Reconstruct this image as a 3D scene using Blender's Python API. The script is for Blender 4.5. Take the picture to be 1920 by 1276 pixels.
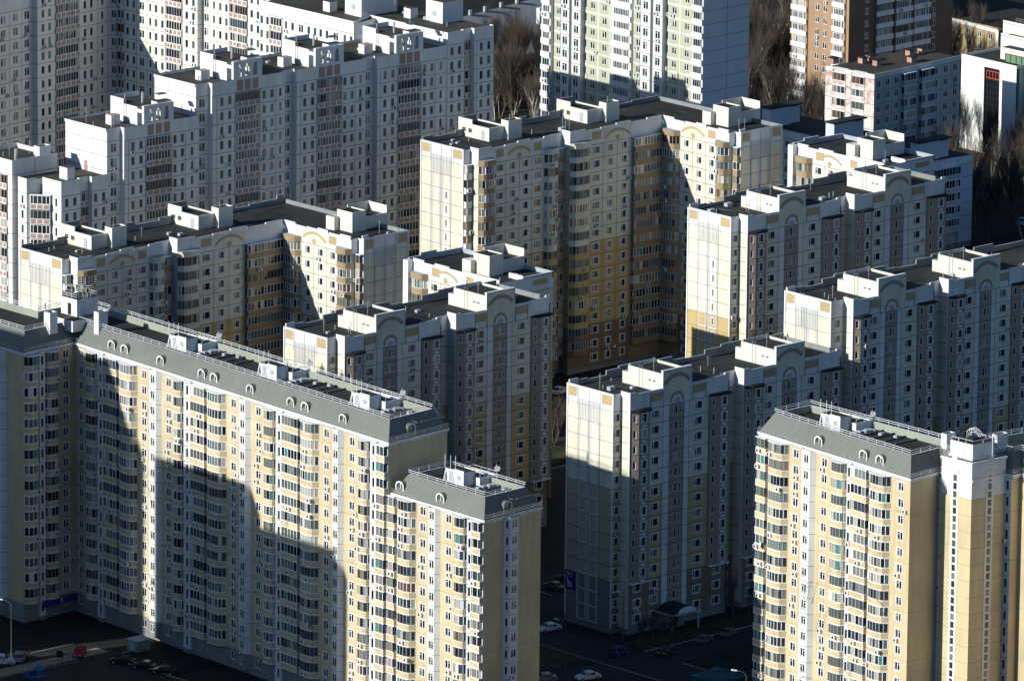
import bpy, math, random
from mathutils import Vector, Matrix
from mathutils.bvhtree import BVHTree
random.seed(7)
for o in list(bpy.data.objects): bpy.data.objects.remove(o)
S = bpy.context.scene
COL = S.collection
# ------------------------------------------------------------------ camera
AZ, PHI, ROLL, FPX = math.radians(42.5), math.radians(13.6), 0.010, 15500.0
CAMP = Vector((-960.16, -1021.35, 392.0))
fh = Vector((math.sin(AZ), math.cos(AZ), 0)); rr = Vector((math.cos(AZ), -math.sin(AZ), 0)); ww = Vector((0, 0, 1))
FW = fh*math.cos(PHI) - ww*math.sin(PHI); UP = fh*math.sin(PHI) + ww*math.cos(PHI)
RX = rr*math.cos(ROLL) + UP*math.sin(ROLL); UY = UP*math.cos(ROLL) - rr*math.sin(ROLL)
cd = bpy.data.cameras.new('camera'); cam = bpy.data.objects.new('camera', cd); COL.objects.link(cam)
m = Matrix((RX, UY, -FW)).transposed().to_4x4(); m.translation = CAMP
cam.matrix_world = m
cd.sensor_width = 36.0; cd.lens = 36.0*FPX/1920.0; cd.clip_start = 10; cd.clip_end = 12000
S.camera = cam
S.render.resolution_x, S.render.resolution_y = 1024, 680
# ------------------------------------------------------------------ world and sun
SUN = Vector((-2.35, 0.60, 1.0)).normalized()
el = math.asin(SUN.z); az = math.atan2(SUN.x, SUN.y)
wd = bpy.data.worlds.new("World"); S.world = wd; wd.use_nodes = True
nt = wd.node_tree; bg = nt.nodes['Background']
sky = nt.nodes.new('ShaderNodeTexSky'); sky.sky_type = 'NISHITA'; sky.sun_disc = False
sky.sun_elevation = el; sky.sun_rotation = az; sky.air_density = 1.0; sky.dust_density = 0.6; sky.ozone_density = 1.2
wb = nt.nodes.new('ShaderNodeVectorMath'); wb.operation = 'MULTIPLY'; wb.inputs[1].default_value = (.70, .955, 1.25)   # white balance of the daylight fill
nt.links.new(sky.outputs[0], wb.inputs[0]); nt.links.new(wb.outputs[0], bg.inputs[0]); bg.inputs[1].default_value = 0.062
sl = bpy.data.lights.new('sun', 'SUN'); sl.energy = 4.75; sl.angle = math.radians(0.5); sl.color = (1.0, 0.97, 0.87)
so = bpy.data.objects.new('sun', sl); COL.objects.link(so)
so.rotation_euler = SUN.to_track_quat('Z', 'Y').to_euler()
S.view_settings.view_transform = 'Standard'; S.view_settings.look = 'None'
S.view_settings.exposure = 0.14; S.view_settings.gamma = 1.0
S.cycles.max_bounces = 4; S.cycles.diffuse_bounces = 1; S.cycles.glossy_bounces = 2
# ------------------------------------------------------------------ materials
M = {}
def mat(name, col, rough=0.85, spec=0.3, vary=0.10, scale=0.25, streak=True, metal=0.0, lines=None):
    mt = bpy.data.materials.new(name); mt.use_nodes = True; t = mt.node_tree; b = t.nodes['Principled BSDF']
    b.inputs['Base Color'].default_value = (*col, 1); b.inputs['Roughness'].default_value = rough
    b.inputs['Specular IOR Level'].default_value = spec; b.inputs['Metallic'].default_value = metal
    if vary > 0:
        g = t.nodes.new('ShaderNodeNewGeometry'); mp = t.nodes.new('ShaderNodeMapping')
        mp.inputs['Scale'].default_value = (1, 1, 0.13 if streak else 1)
        n1 = t.nodes.new('ShaderNodeTexNoise'); n1.inputs['Scale'].default_value = scale*4; n1.inputs['Detail'].default_value = 6
        n1.inputs['Roughness'].default_value = 0.65
        n2 = t.nodes.new('ShaderNodeTexNoise'); n2.inputs['Scale'].default_value = scale*0.35; n2.inputs['Detail'].default_value = 3
        ad = t.nodes.new('ShaderNodeMath'); ad.operation = 'ADD'
        mr = t.nodes.new('ShaderNodeMapRange'); mr.inputs['From Min'].default_value = 0.7; mr.inputs['From Max'].default_value = 1.3
        mr.inputs['To Min'].default_value = 1-vary*1.6; mr.inputs['To Max'].default_value = 1+vary*0.6
        mx = t.nodes.new('ShaderNodeVectorMath'); mx.operation = 'SCALE'; mx.inputs[0].default_value = col
        t.links.new(g.outputs['Position'], mp.inputs[0]); t.links.new(mp.outputs[0], n1.inputs['Vector']); t.links.new(g.outputs['Position'], n2.inputs['Vector'])
        t.links.new(n1.outputs['Fac'], ad.inputs[0]); t.links.new(n2.outputs['Fac'], ad.inputs[1])
        t.links.new(ad.outputs[0], mr.inputs['Value'])
        last = mr.outputs[0]
        if streak:   # each cast panel has its own slight tone
            sp = t.nodes.new('ShaderNodeVectorMath'); sp.operation = 'MULTIPLY'; sp.inputs[1].default_value = (.29, .29, .357)
            fl = t.nodes.new('ShaderNodeVectorMath'); fl.operation = 'FLOOR'; wn = t.nodes.new('ShaderNodeTexWhiteNoise'); wn.noise_dimensions = '3D'
            pr = t.nodes.new('ShaderNodeMapRange'); pr.inputs['To Min'].default_value = .95; pr.inputs['To Max'].default_value = 1.02
            pm = t.nodes.new('ShaderNodeMath'); pm.operation = 'MULTIPLY'
            t.links.new(g.outputs['Position'], sp.inputs[0]); t.links.new(sp.outputs[0], fl.inputs[0]); t.links.new(fl.outputs[0], wn.inputs['Vector'])
            t.links.new(wn.outputs['Value'], pr.inputs['Value']); t.links.new(pr.outputs[0], pm.inputs[0]); t.links.new(last, pm.inputs[1]); last = pm.outputs[0]
        if lines:   # horizontal courses
            per, dark, wdt = lines
            sx = t.nodes.new('ShaderNodeSeparateXYZ'); t.links.new(g.outputs['Position'], sx.inputs[0])
            dv = t.nodes.new('ShaderNodeMath'); dv.operation = 'DIVIDE'; dv.inputs[1].default_value = per; t.links.new(sx.outputs['Z'], dv.inputs[0])
            fr = t.nodes.new('ShaderNodeMath'); fr.operation = 'FRACT'; t.links.new(dv.outputs[0], fr.inputs[0])
            lt = t.nodes.new('ShaderNodeMath'); lt.operation = 'LESS_THAN'; lt.inputs[1].default_value = wdt; t.links.new(fr.outputs[0], lt.inputs[0])
            m2 = t.nodes.new('ShaderNodeMath'); m2.operation = 'MULTIPLY_ADD'; m2.inputs[1].default_value = dark-1; m2.inputs[2].default_value = 1; t.links.new(lt.outputs[0], m2.inputs[0])
            m3 = t.nodes.new('ShaderNodeMath'); m3.operation = 'MULTIPLY'; t.links.new(m2.outputs[0], m3.inputs[0]); t.links.new(last, m3.inputs[1]); last = m3.outputs[0]
        t.links.new(last, mx.inputs['Scale']); t.links.new(mx.outputs[0], b.inputs['Base Color'])
    M[name] = mt; return mt
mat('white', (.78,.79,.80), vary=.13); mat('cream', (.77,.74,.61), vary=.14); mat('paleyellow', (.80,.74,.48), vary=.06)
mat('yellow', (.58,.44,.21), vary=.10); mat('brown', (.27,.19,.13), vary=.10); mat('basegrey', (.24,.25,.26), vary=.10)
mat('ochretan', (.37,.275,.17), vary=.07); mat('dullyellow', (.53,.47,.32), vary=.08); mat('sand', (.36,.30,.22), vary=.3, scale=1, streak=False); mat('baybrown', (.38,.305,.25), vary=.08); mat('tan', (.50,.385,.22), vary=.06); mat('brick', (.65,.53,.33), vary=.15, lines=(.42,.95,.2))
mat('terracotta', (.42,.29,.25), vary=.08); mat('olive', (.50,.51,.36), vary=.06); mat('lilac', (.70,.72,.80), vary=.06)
mat('greypanel', (.42,.46,.52), vary=.08); mat('bluewhite', (.60,.66,.76), vary=.05)
mat('roof', (.034,.038,.038), vary=.35, scale=.3, streak=False, rough=.9); mat('roofbrown', (.07,.064,.054), vary=.35, scale=.3, streak=False)
mat('mansard', (.185,.195,.185), vary=.08, lines=(.34,.80,.22), rough=.6); mat('parapetgreen', (.30,.33,.27), vary=.10)
mat('joint', (.10,.11,.11), vary=0); mat('dark', (.02,.022,.025), vary=0); mat('trim', (.82,.84,.86), vary=.03)
mat('orangebrick', (.40,.26,.165), vary=.12); mat('darkbrick', (.20,.12,.09), vary=.15); mat('oldwhite', (.62,.62,.63), vary=.15)  # second brick: the orange one with its shade put into the colour
mat('metal', (.62,.64,.66), vary=0, rough=.35, metal=.6, spec=.5); mat('rail', (.80,.81,.82), vary=0, rough=.4)
mat('penthouse', (.73,.72,.65), vary=.08); mat('dish', (.75,.76,.78), vary=0); mat('acwhite', (.72,.73,.72), vary=0)
mat('polegrey', (.10,.11,.12), vary=0); mat('ribmetal', (.26,.31,.36), vary=.1); mat('shedmetal', (.10,.13,.16), vary=.2, rough=.45, spec=.5); mat('redframe', (.45,.07,.05), vary=0)
mat('asphalt', (.032,.033,.036), vary=.25, scale=.5, streak=False); mat('soil', (.022,.021,.018), vary=.5, scale=.4, streak=False)
mat('kerb', (.35,.35,.34), vary=.1); mat('paint', (.75,.75,.72), vary=0); mat('lawn', (.045,.055,.022), vary=.5, scale=.8, streak=False)
mat('bark', (.20,.16,.12), vary=.3, scale=2); mat('birch', (.60,.57,.50), vary=.35, scale=2, streak=False); mat('twig', (.10,.085,.07), vary=.25)
mat('twigred', (.095,.072,.06), vary=.25); mat('rubber', (.02,.02,.02), vary=0); mat('rust', (.50,.30,.25), vary=.25, scale=1.2)
mat('signblue', (.012,.035,.18), vary=0); mat('signnavy', (.03,.02,.18), vary=0); mat('signtext', (.75,.72,.78), vary=0)
mat('tarp', (.05,.15,.45), vary=.2, scale=2); mat('teal', (.03,.14,.17), vary=.6, scale=.8, streak=False); mat('darkred', (.10,.015,.015), vary=.1)
mat('greentint', (.16,.30,.18), vary=.1, rough=.15, spec=.8); mat('cap', (.40,.43,.45), vary=.15, scale=1); mat('backwall', (.26,.28,.29), vary=.15); mat('pinkrust', (.62,.36,.32), vary=.35, scale=1.5)
# glass: dark panes that mirror their surroundings, and panes with blinds behind them
for n, c, r in [('glass1', (.012,.015,.02), .04), ('glass2', (.03,.038,.045), .06), ('glass3', (.09,.10,.09), .10), ('glass4', (.20,.195,.17), .15),
                ('glass5', (.42,.41,.36), .25), ('glass6', (.10,.16,.15), .1), ('glass7', (.13,.07,.05), .15), ('glass8', (.17,.20,.19), .12), ('glass9', (.035,.055,.085), .08), ('glassrose', (.42,.27,.30), .2), ('glassteal', (.06,.24,.22), .12), ('glasswhite', (.62,.62,.60), .3)]:
    mat(n, c, rough=r, spec=.6, vary=0)
for n, c in [('carred', (.55,.008,.015)), ('carwhite', (.75,.77,.8)), ('carsilver', (.30,.29,.27)), ('carblack', (.015,.016,.02)), ('carblue', (.01,.03,.16)), ('cargrey', (.10,.11,.12)), ('carbeige', (.35,.32,.27))]:
    mat(n, c, rough=.28, spec=.6, vary=0)
mat('headlamp', (.8,.8,.78), rough=.1, spec=.8, vary=0); mat('taillamp', (.4,.01,.01), rough=.2, vary=0)
# ------------------------------------------------------------------ mesh builder
class MB:
    def __init__(s): s.v = []; s.f = []; s.m = []
    def quad(s, a, b, c, d, mt):
        i = len(s.v); s.v += [tuple(a), tuple(b), tuple(c), tuple(d)]; s.f.append((i, i+1, i+2, i+3)); s.m.append(mt)
    def poly(s, pts, mt):
        i = len(s.v); s.v += [tuple(p) for p in pts]; s.f.append(tuple(range(i, i+len(pts)))); s.m.append(mt)
    def box(s, x0, x1, y0, y1, z0, z1, mt, top=None):
        i = len(s.v)
        s.v += [(x0,y0,z0),(x1,y0,z0),(x1,y1,z0),(x0,y1,z0),(x0,y0,z1),(x1,y0,z1),(x1,y1,z1),(x0,y1,z1)]
        s.f += [(i,i+3,i+2,i+1),(i,i+1,i+5,i+4),(i+1,i+2,i+6,i+5),(i+2,i+3,i+7,i+6),(i+3,i,i+4,i+7),(i+4,i+5,i+6,i+7)]
        s.m += [mt]*5+[top or mt]
    def prism(s, pts, z0, z1, mt, top=None, z1s=None):
        n = len(pts)
        for k in range(n):
            a, b = pts[k], pts[(k+1) % n]
            s.quad((a[0],a[1],z0), (b[0],b[1],z0), (b[0],b[1],z1), (a[0],a[1],z1), mt)
        s.poly([(p[0],p[1],z1) for p in pts], top or mt); s.poly([(p[0],p[1],z0) for p in reversed(pts)], mt)
    def obox(s, P, t, s0, s1, o0, o1, z0, z1, mt, top=None):   # box in a wall frame: along t, outward n
        n = (t[1], -t[0])
        pt = lambda a, o: (P[0]+t[0]*a+n[0]*o, P[1]+t[1]*a+n[1]*o)
        s.prism([pt(s0,o1), pt(s1,o1), pt(s1,o0), pt(s0,o0)], z0, z1, mt, top)
    def tube(s, a, b, r, mt, n=4, r2=None):
        a = Vector(a); b = Vector(b); d = b-a
        if d.length < 1e-6: return
        d.normalize(); x = d.orthogonal().normalized(); y = d.cross(x); r2 = r if r2 is None else r2
        i = len(s.v)
        for k in range(n):
            q = 2*math.pi*k/n; e = x*math.cos(q)+y*math.sin(q)
            s.v.append(tuple(a+e*r)); s.v.append(tuple(b+e*r2))
        for k in range(n):
            j = (k+1) % n; s.f.append((i+2*k, i+2*j, i+2*j+1, i+2*k+1)); s.m.append(mt)
        s.f.append(tuple(i+2*k for k in reversed(range(n)))); s.m.append(mt); s.f.append(tuple(i+2*k+1 for k in range(n))); s.m.append(mt)
    def disc(s, c, nrm, r, mt, thick=.05, n=16, arc=(0, 2*math.pi), rin=0.0, up=Vector((0,0,1))):
        nrm = Vector(nrm).normalized(); u = up.cross(nrm).normalized(); w = nrm.cross(u); c = Vector(c)
        def P(q, r_, o): return c+u*(math.cos(q)*r_)+w*(math.sin(q)*r_)+nrm*o
        for k in range(n):
            q0 = arc[0]+(arc[1]-arc[0])*k/n; q1 = arc[0]+(arc[1]-arc[0])*(k+1)/n
            s.quad(P(q0,rin,thick), P(q0,r,thick), P(q1,r,thick), P(q1,rin,thick), mt)
            s.quad(P(q0,r,thick), P(q0,r,0), P(q1,r,0), P(q1,r,thick), mt)
            if rin > 0: s.quad(P(q0,rin,0), P(q0,rin,thick), P(q1,rin,thick), P(q1,rin,0), mt)
    def mesh(s, name, off=(0,0,0)):
        me = bpy.data.meshes.new(name)
        v = [(p[0]-off[0], p[1]-off[1], p[2]-off[2]) for p in s.v] if off != (0,0,0) else s.v
        me.from_pydata(v, [], s.f)
        names = sorted(set(s.m)); ix = {n: i for i, n in enumerate(names)}
        for n in names: me.materials.append(M[n])
        me.polygons.foreach_set('material_index', [ix[n] for n in s.m]); me.update()
        return me
    def add(s, other, mw):
        i = len(s.v); s.v += [tuple(mw @ Vector(p)) for p in other.v]
        s.f += [tuple(a+i for a in f) for f in other.f]; s.m += other.m
def link(name, me, parent=None, loc=(0,0,0), rz=0.0):
    o = bpy.data.objects.new(name, me); COL.objects.link(o); o.location = loc; o.rotation_euler = (0,0,rz)
    if parent: o.parent = parent
    return o
def tag(o, label=None, cat=None, group=None, kind=None):
    if label: o['label'] = label
    if cat: o['category'] = cat
    if group: o['group'] = group
    if kind: o['kind'] = kind
    return o
def empty(name, loc, label, cat, group=None, rz=0.0):
    return tag(link(name, None, None, loc, rz), label, cat, group)
# ------------------------------------------------------------------ repeated fittings (local frame: x along the wall, -y outward)
CACHE = {}
def cached(key, fn):
    if key not in CACHE:
        mb = fn(); CACHE[key] = (mb, mb.mesh(key[0] if isinstance(key, tuple) else key))
    return CACHE[key]
GD = ['glass1']*10+['glass2']*6+['glass9']*2+['glass3']*2+['glass4']*1+['glass5']
GB = ['glass1']*4+['glass2']*4+['glass3']*4+['glass9']*4+['glass8']*3+['glass6']*2+['glass4']*4+['glass5']*2+['glass7']+['glassrose','glassteal','glasswhite','glasswhite']
def pane_mat(rnd, lit): 
    return rnd.choice(GD if not lit else ['glass1']*3+['glass2']*4+['glass3']*5+['glass4']*3+['glass5']*2+['glass6']*2+['glass7'])
def window_mb(w, h, style, var):
    rnd = random.Random(hash((round(w*10), round(h*10), style, var)) & 0xffff if False else int(w*100)*31+int(h*100)*17+var*101+len(style))
    mb = MB(); f = .10; hw = w/2; d = .10
    base = rnd.choice(GD[:20])
    mb.box(-hw, -hw+f, 0, d, 0, h, 'trim'); mb.box(hw-f, hw, 0, d, 0, h, 'trim')
    mb.box(-hw+f, hw-f, 0, d, 0, f, 'trim'); mb.box(-hw+f, hw-f, 0, d, h-f, h, 'trim')
    xs = {'a': [-hw+f, -hw+w*.30, hw-f], 'b': [-hw+f, .0, hw-f], 's': [-hw+f, hw-f], 'c': [-hw+f, -hw+w*.33, -hw+w*.67, hw-f]}[style[0]]
    if len(style) > 1 and style[1] == 'm': xs = [-x for x in reversed(xs)]
    for k in range(len(xs)-1):
        a, b = xs[k], xs[k+1]
        if k > 0: mb.box(a-.07, a+.07, .002, d, f, h-f, 'trim')
        g = base if rnd.random() < .8 else rnd.choice(GD)
        l, r_ = a+(.05 if k > 0 else 0), b-(.05 if k < len(xs)-2 else 0)
        mb.quad((l, .06, f), (r_, .06, f), (r_, .06, h-f), (l, .06, h-f), g)
        narrow = (b-a) < w*.4 and style[0] in 'ab'
        if (style[0] == 'a' and narrow) or (style[0] == 'b' and k == (0 if var % 2 else 1)):
            mb.box(l, r_, .004, d, h*.68, h*.68+.07, 'trim')
    if style[0] != 's' or True: mb.box(-hw-.08, hw+.08, -.16, .0, -.06, .0, 'metal')
    return mb
def trimring(mb, w, h, t, mt, o0=0.0, o1=.035):
    hw = w/2
    mb.box(-hw-t, -hw, -o1, o0, -t, h+t, mt); mb.box(hw, hw+t, -o1, o0, -t, h+t, mt)
    mb.box(-hw, hw, -o1, o0, h, h+t, mt); mb.box(-hw, hw, -o1, o0, -t, -.07, mt)
def surround_mb(w, h):
    mb = MB(); trimring(mb, w, h, .20, 'trim'); return mb
def glaze(mb, pts, z0, z1, npan, rnd, frame='trim', p_light=.2, GB=None):
    GB = GB or GD
    # glazing along a polyline of (x,y) points
    tot = 0; seg = []
    for a, b in zip(pts, pts[1:]):
        l = math.hypot(b[0]-a[0], b[1]-a[1]); seg.append((a, b, tot, tot+l)); tot += l
    def at(s):
        for a, b, s0, s1 in seg:
            if s <= s1+1e-6:
                q = (s-s0)/max(s1-s0, 1e-6); return (a[0]+(b[0]-a[0])*q, a[1]+(b[1]-a[1])*q)
        return pts[-1]
    base = rnd.choice(GB[:-4] if len(GB) > 24 else GB)
    for k in range(npan):
        p, q = at(tot*k/npan), at(tot*(k+1)/npan)
        g = base if rnd.random() < .6 else rnd.choice(GB)
        if rnd.random() < p_light*.3: g = 'glass5'
        mb.quad((p[0],p[1],z0), (q[0],q[1],z0), (q[0],q[1],z1), (p[0],p[1],z1), g)
    for k in range(npan+1):
        p = at(tot*k/npan); wdt = .055 if 0 < k < npan else .08
        mb.box(p[0]-wdt, p[0]+wdt, p[1]-.06, p[1]+.05, z0, z1, frame)
    n2 = max(2, len(pts)*1)
    for a, b in zip(pts, pts[1:]):
        for z, hh in ((z0, .07), (z1-.08, .08)):
            L = math.hypot(b[0]-a[0], b[1]-a[1]); t = ((b[0]-a[0])/L, (b[1]-a[1])/L)
            mb.obox(a, t, 0, L, -.03, .065, z, z+hh, frame)
def arcpts(w, d, n=7):
    return [(-w/2+w*k/n, -d*math.sqrt(max(0, 1-abs(2*k/n-1)**2.6))) for k in range(n+1)]
def band(mb, pts, z0, z1, mt, thick=.10, cap=None):
    for a, b in zip(pts, pts[1:]):
        L = math.hypot(b[0]-a[0], b[1]-a[1])
        if L < 1e-4: continue
        t = ((b[0]-a[0])/L, (b[1]-a[1])/L); mb.obox(a, t, 0, L, -thick, 0, z0, z1, mt)
def balcony_mb(w, d, ph, col, shape, fh, trim='trim'):
    mb = MB()
    if col in ('tan','cream','yellow','brown','ochretan'): trim = col
    pts = arcpts(w, d) if shape == 'c' else [(-w/2, 0), (-w/2, -d), (w/2, -d), (w/2, 0)]
    out = [(x*1.012, y-.03 if y < 0 else y) for x, y in pts]
    slab = [(p[0], p[1]) for p in out]
    mb.prism([(p[0], p[1]) for p in out] + ([] if shape != 'c' else []), -.02, .14, trim)
    band(mb, pts, .14, ph-.10, col); band(mb, out, ph-.10, ph, trim, .16)
    if shape == 'c' and col in ('brick', 'tan', 'cream'):
        for k in (0, len(pts)-1):
            p = pts[k]
    if shape != 'c': # white edge frames on flat parapets
        band(mb, [(-w/2, -d-.02), (-w/2+.10, -d-.02)], .14, ph-.10, trim, .02); band(mb, [(w/2-.10, -d-.02), (w/2, -d-.02)], .14, ph-.10, trim, .02)
    return mb
def glazing_mb(w, d, ph, shape, fh, var, n):
    rnd = random.Random(int(w*100)*7+int(d*100)*3+var*911+n); mb = MB()
    pts = arcpts(w*.985, d*.96) if shape == 'c' else [(-w/2+.03, 0), (-w/2+.03, -d+.05), (w/2-.03, -d+.05), (w/2-.03, 0)]
    fr = rnd.choice(['trim', 'trim', 'trim', 'metal', 'cap', 'greypanel', 'trim', 'baybrown'])
    glaze(mb, pts, ph, fh-.02, n, rnd, fr, GB=GB if d > .5 else GD)
    return mb
def terracotta_mb(w, d, ph, npan):
    mb = MB(); mb.box(-w/2, w/2, -d, 0, -.02, ph, 'white')
    pw = w/npan
    for k in range(npan):
        mb.box(-w/2+pw*k+.16, -w/2+pw*(k+1)-.16, -d-.03, -d, .14, ph-.12, 'terracotta')
    return mb
def ac_mb():
    mb = MB(); mb.box(-.45, .45, -.42, -.08, 0, .62, 'acwhite'); mb.disc((-.08, -.42, .31), (0,-1,0), .25, 'dark', .012, 10)
    mb.box(-.35, -.28, -.4, 0, -.06, 0, 'metal'); mb.box(.28, .35, -.4, 0, -.06, 0, 'metal'); return mb
def dish_mb():
    mb = MB(); n = Vector((-.6, -1, .35)).normalized()
    mb.disc((0, -.45, .3), tuple(n), .55, 'dish', .05, 14); mb.disc((0,-.45,.3), tuple(-n), .55, 'dish', .03, 14)
    mb.tube((0, 0, .1), (0, -.42, .3), .04, 'metal'); mb.tube((0,-.45,.3), tuple(Vector((0,-.45,.3))+n*.6), .02, 'metal'); return mb
# ------------------------------------------------------------------ buildings
BLD = []; CORES = []
class Bld:
    def __init__(s, name, label, cat, org, group=None, fh=2.8, zb=1.0, nf=14):
        s.root = empty(name, (org[0], org[1], 0), label, cat, group); s.org = (org[0], org[1], 0.0)
        s.items = []; s.walls = []; s.fh = fh; s.zb = zb; s.nf = nf; BLD.append(s); s.rnd = random.Random(len(BLD)*13); s.colf = lambda k: 'cream'
    def part(s, name, mb, label=None, parent=None):
        if not mb.f: return None
        me = mb.mesh(name, s.org); o = link(name, me, s.root)
        if parent: o.parent = parent
        if label: o['label'] = label
        return o
    def item(s, name, key, fn, fac, a, o, z, sub=None):
        cached(key, fn)
        if sub: cached(sub[1], sub[2])
        s.items.append((name, key, fn, fac.pt(a, o, z), fac.rz, fac.n, sub))
    def core(s, pts, z0, z1, mt='cream', top='roof'):
        mb = MB(); mb.prism(pts, z0, z1, mt, top); CORES.append(mb); return s.part('wall', mb)
class Fac:
    def __init__(s, P, Q):
        s.P = P; L = math.hypot(Q[0]-P[0], Q[1]-P[1]); s.L = L; s.t = ((Q[0]-P[0])/L, (Q[1]-P[1])/L); s.n = (s.t[1], -s.t[0]); s.rz = math.atan2(s.t[1], s.t[0])
    def pt(s, a, o, z): return (s.P[0]+s.t[0]*a+s.n[0]*o, s.P[1]+s.t[1]*a+s.n[1]*o, z)
def fq(mb, F, a0, a1, z0, z1, o, mt):
    mb.quad(F.pt(a0,o,z0), F.pt(a1,o,z0), F.pt(a1,o,z1), F.pt(a0,o,z1), mt)
def hole(mb, F, a0, a1, z0, z1, o, mt, h0, h1, y0, y1, dep=.16):
    fq(mb,F,a0,h0,z0,z1,o,mt); fq(mb,F,h1,a1,z0,z1,o,mt); fq(mb,F,h0,h1,z0,y0,o,mt); fq(mb,F,h0,h1,y1,z1,o,mt)
    i = o-dep
    mb.quad(F.pt(h0,o,y0),F.pt(h0,i,y0),F.pt(h0,i,y1),F.pt(h0,o,y1),mt); mb.quad(F.pt(h1,o,y0),F.pt(h1,i,y0),F.pt(h1,i,y1),F.pt(h1,o,y1),mt)
    mb.quad(F.pt(h0,o,y0),F.pt(h1,o,y0),F.pt(h1,i,y0),F.pt(h0,i,y0),mt); mb.quad(F.pt(h0,o,y1),F.pt(h1,o,y1),F.pt(h1,i,y1),F.pt(h0,i,y1),mt)
NV = 7
def put_window(b, mb, F, a0, a1, z0, fh, o, mt, w, h, style, sill=.85, c=None, surround=False, ac=.10):
    c = (a0+a1)/2 if c is None else c
    y0 = z0+sill; y1 = y0+h
    hole(mb, F, a0, a1, z0, z0+fh, o, mt, c-w/2, c+w/2, y0, y1)
    v = b.rnd.randrange(NV)
    b.item('window', ('window', w, h, style, v), lambda: window_mb(w, h, style, v), F, c, o-.06, y0)
    if surround: trq(mb, F, c, w, h, y0, o)
    if b.rnd.random() < ac:
        b.item('air_conditioner', 'air_conditioner', ac_mb, F, c+b.rnd.choice([-.35,.35,w/2+.55 if a1-c > w/2+1.1 else .2]), o, z0+b.rnd.choice([.05, .1]))
def trq(mb, F, c, w, h, y0, o, t=.15):
    for (x0, x1, q0, q1) in ((c-w/2-t, c-w/2, y0-t, y0+h+t), (c+w/2, c+w/2+t, y0-t, y0+h+t), (c-w/2, c+w/2, y0+h, y0+h+t), (c-w/2, c+w/2, y0-t, y0-.06)):
        mb.obox(F.P, F.t, x0, x1, o+.001, o+.035, q0, q1, 'trim')
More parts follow.
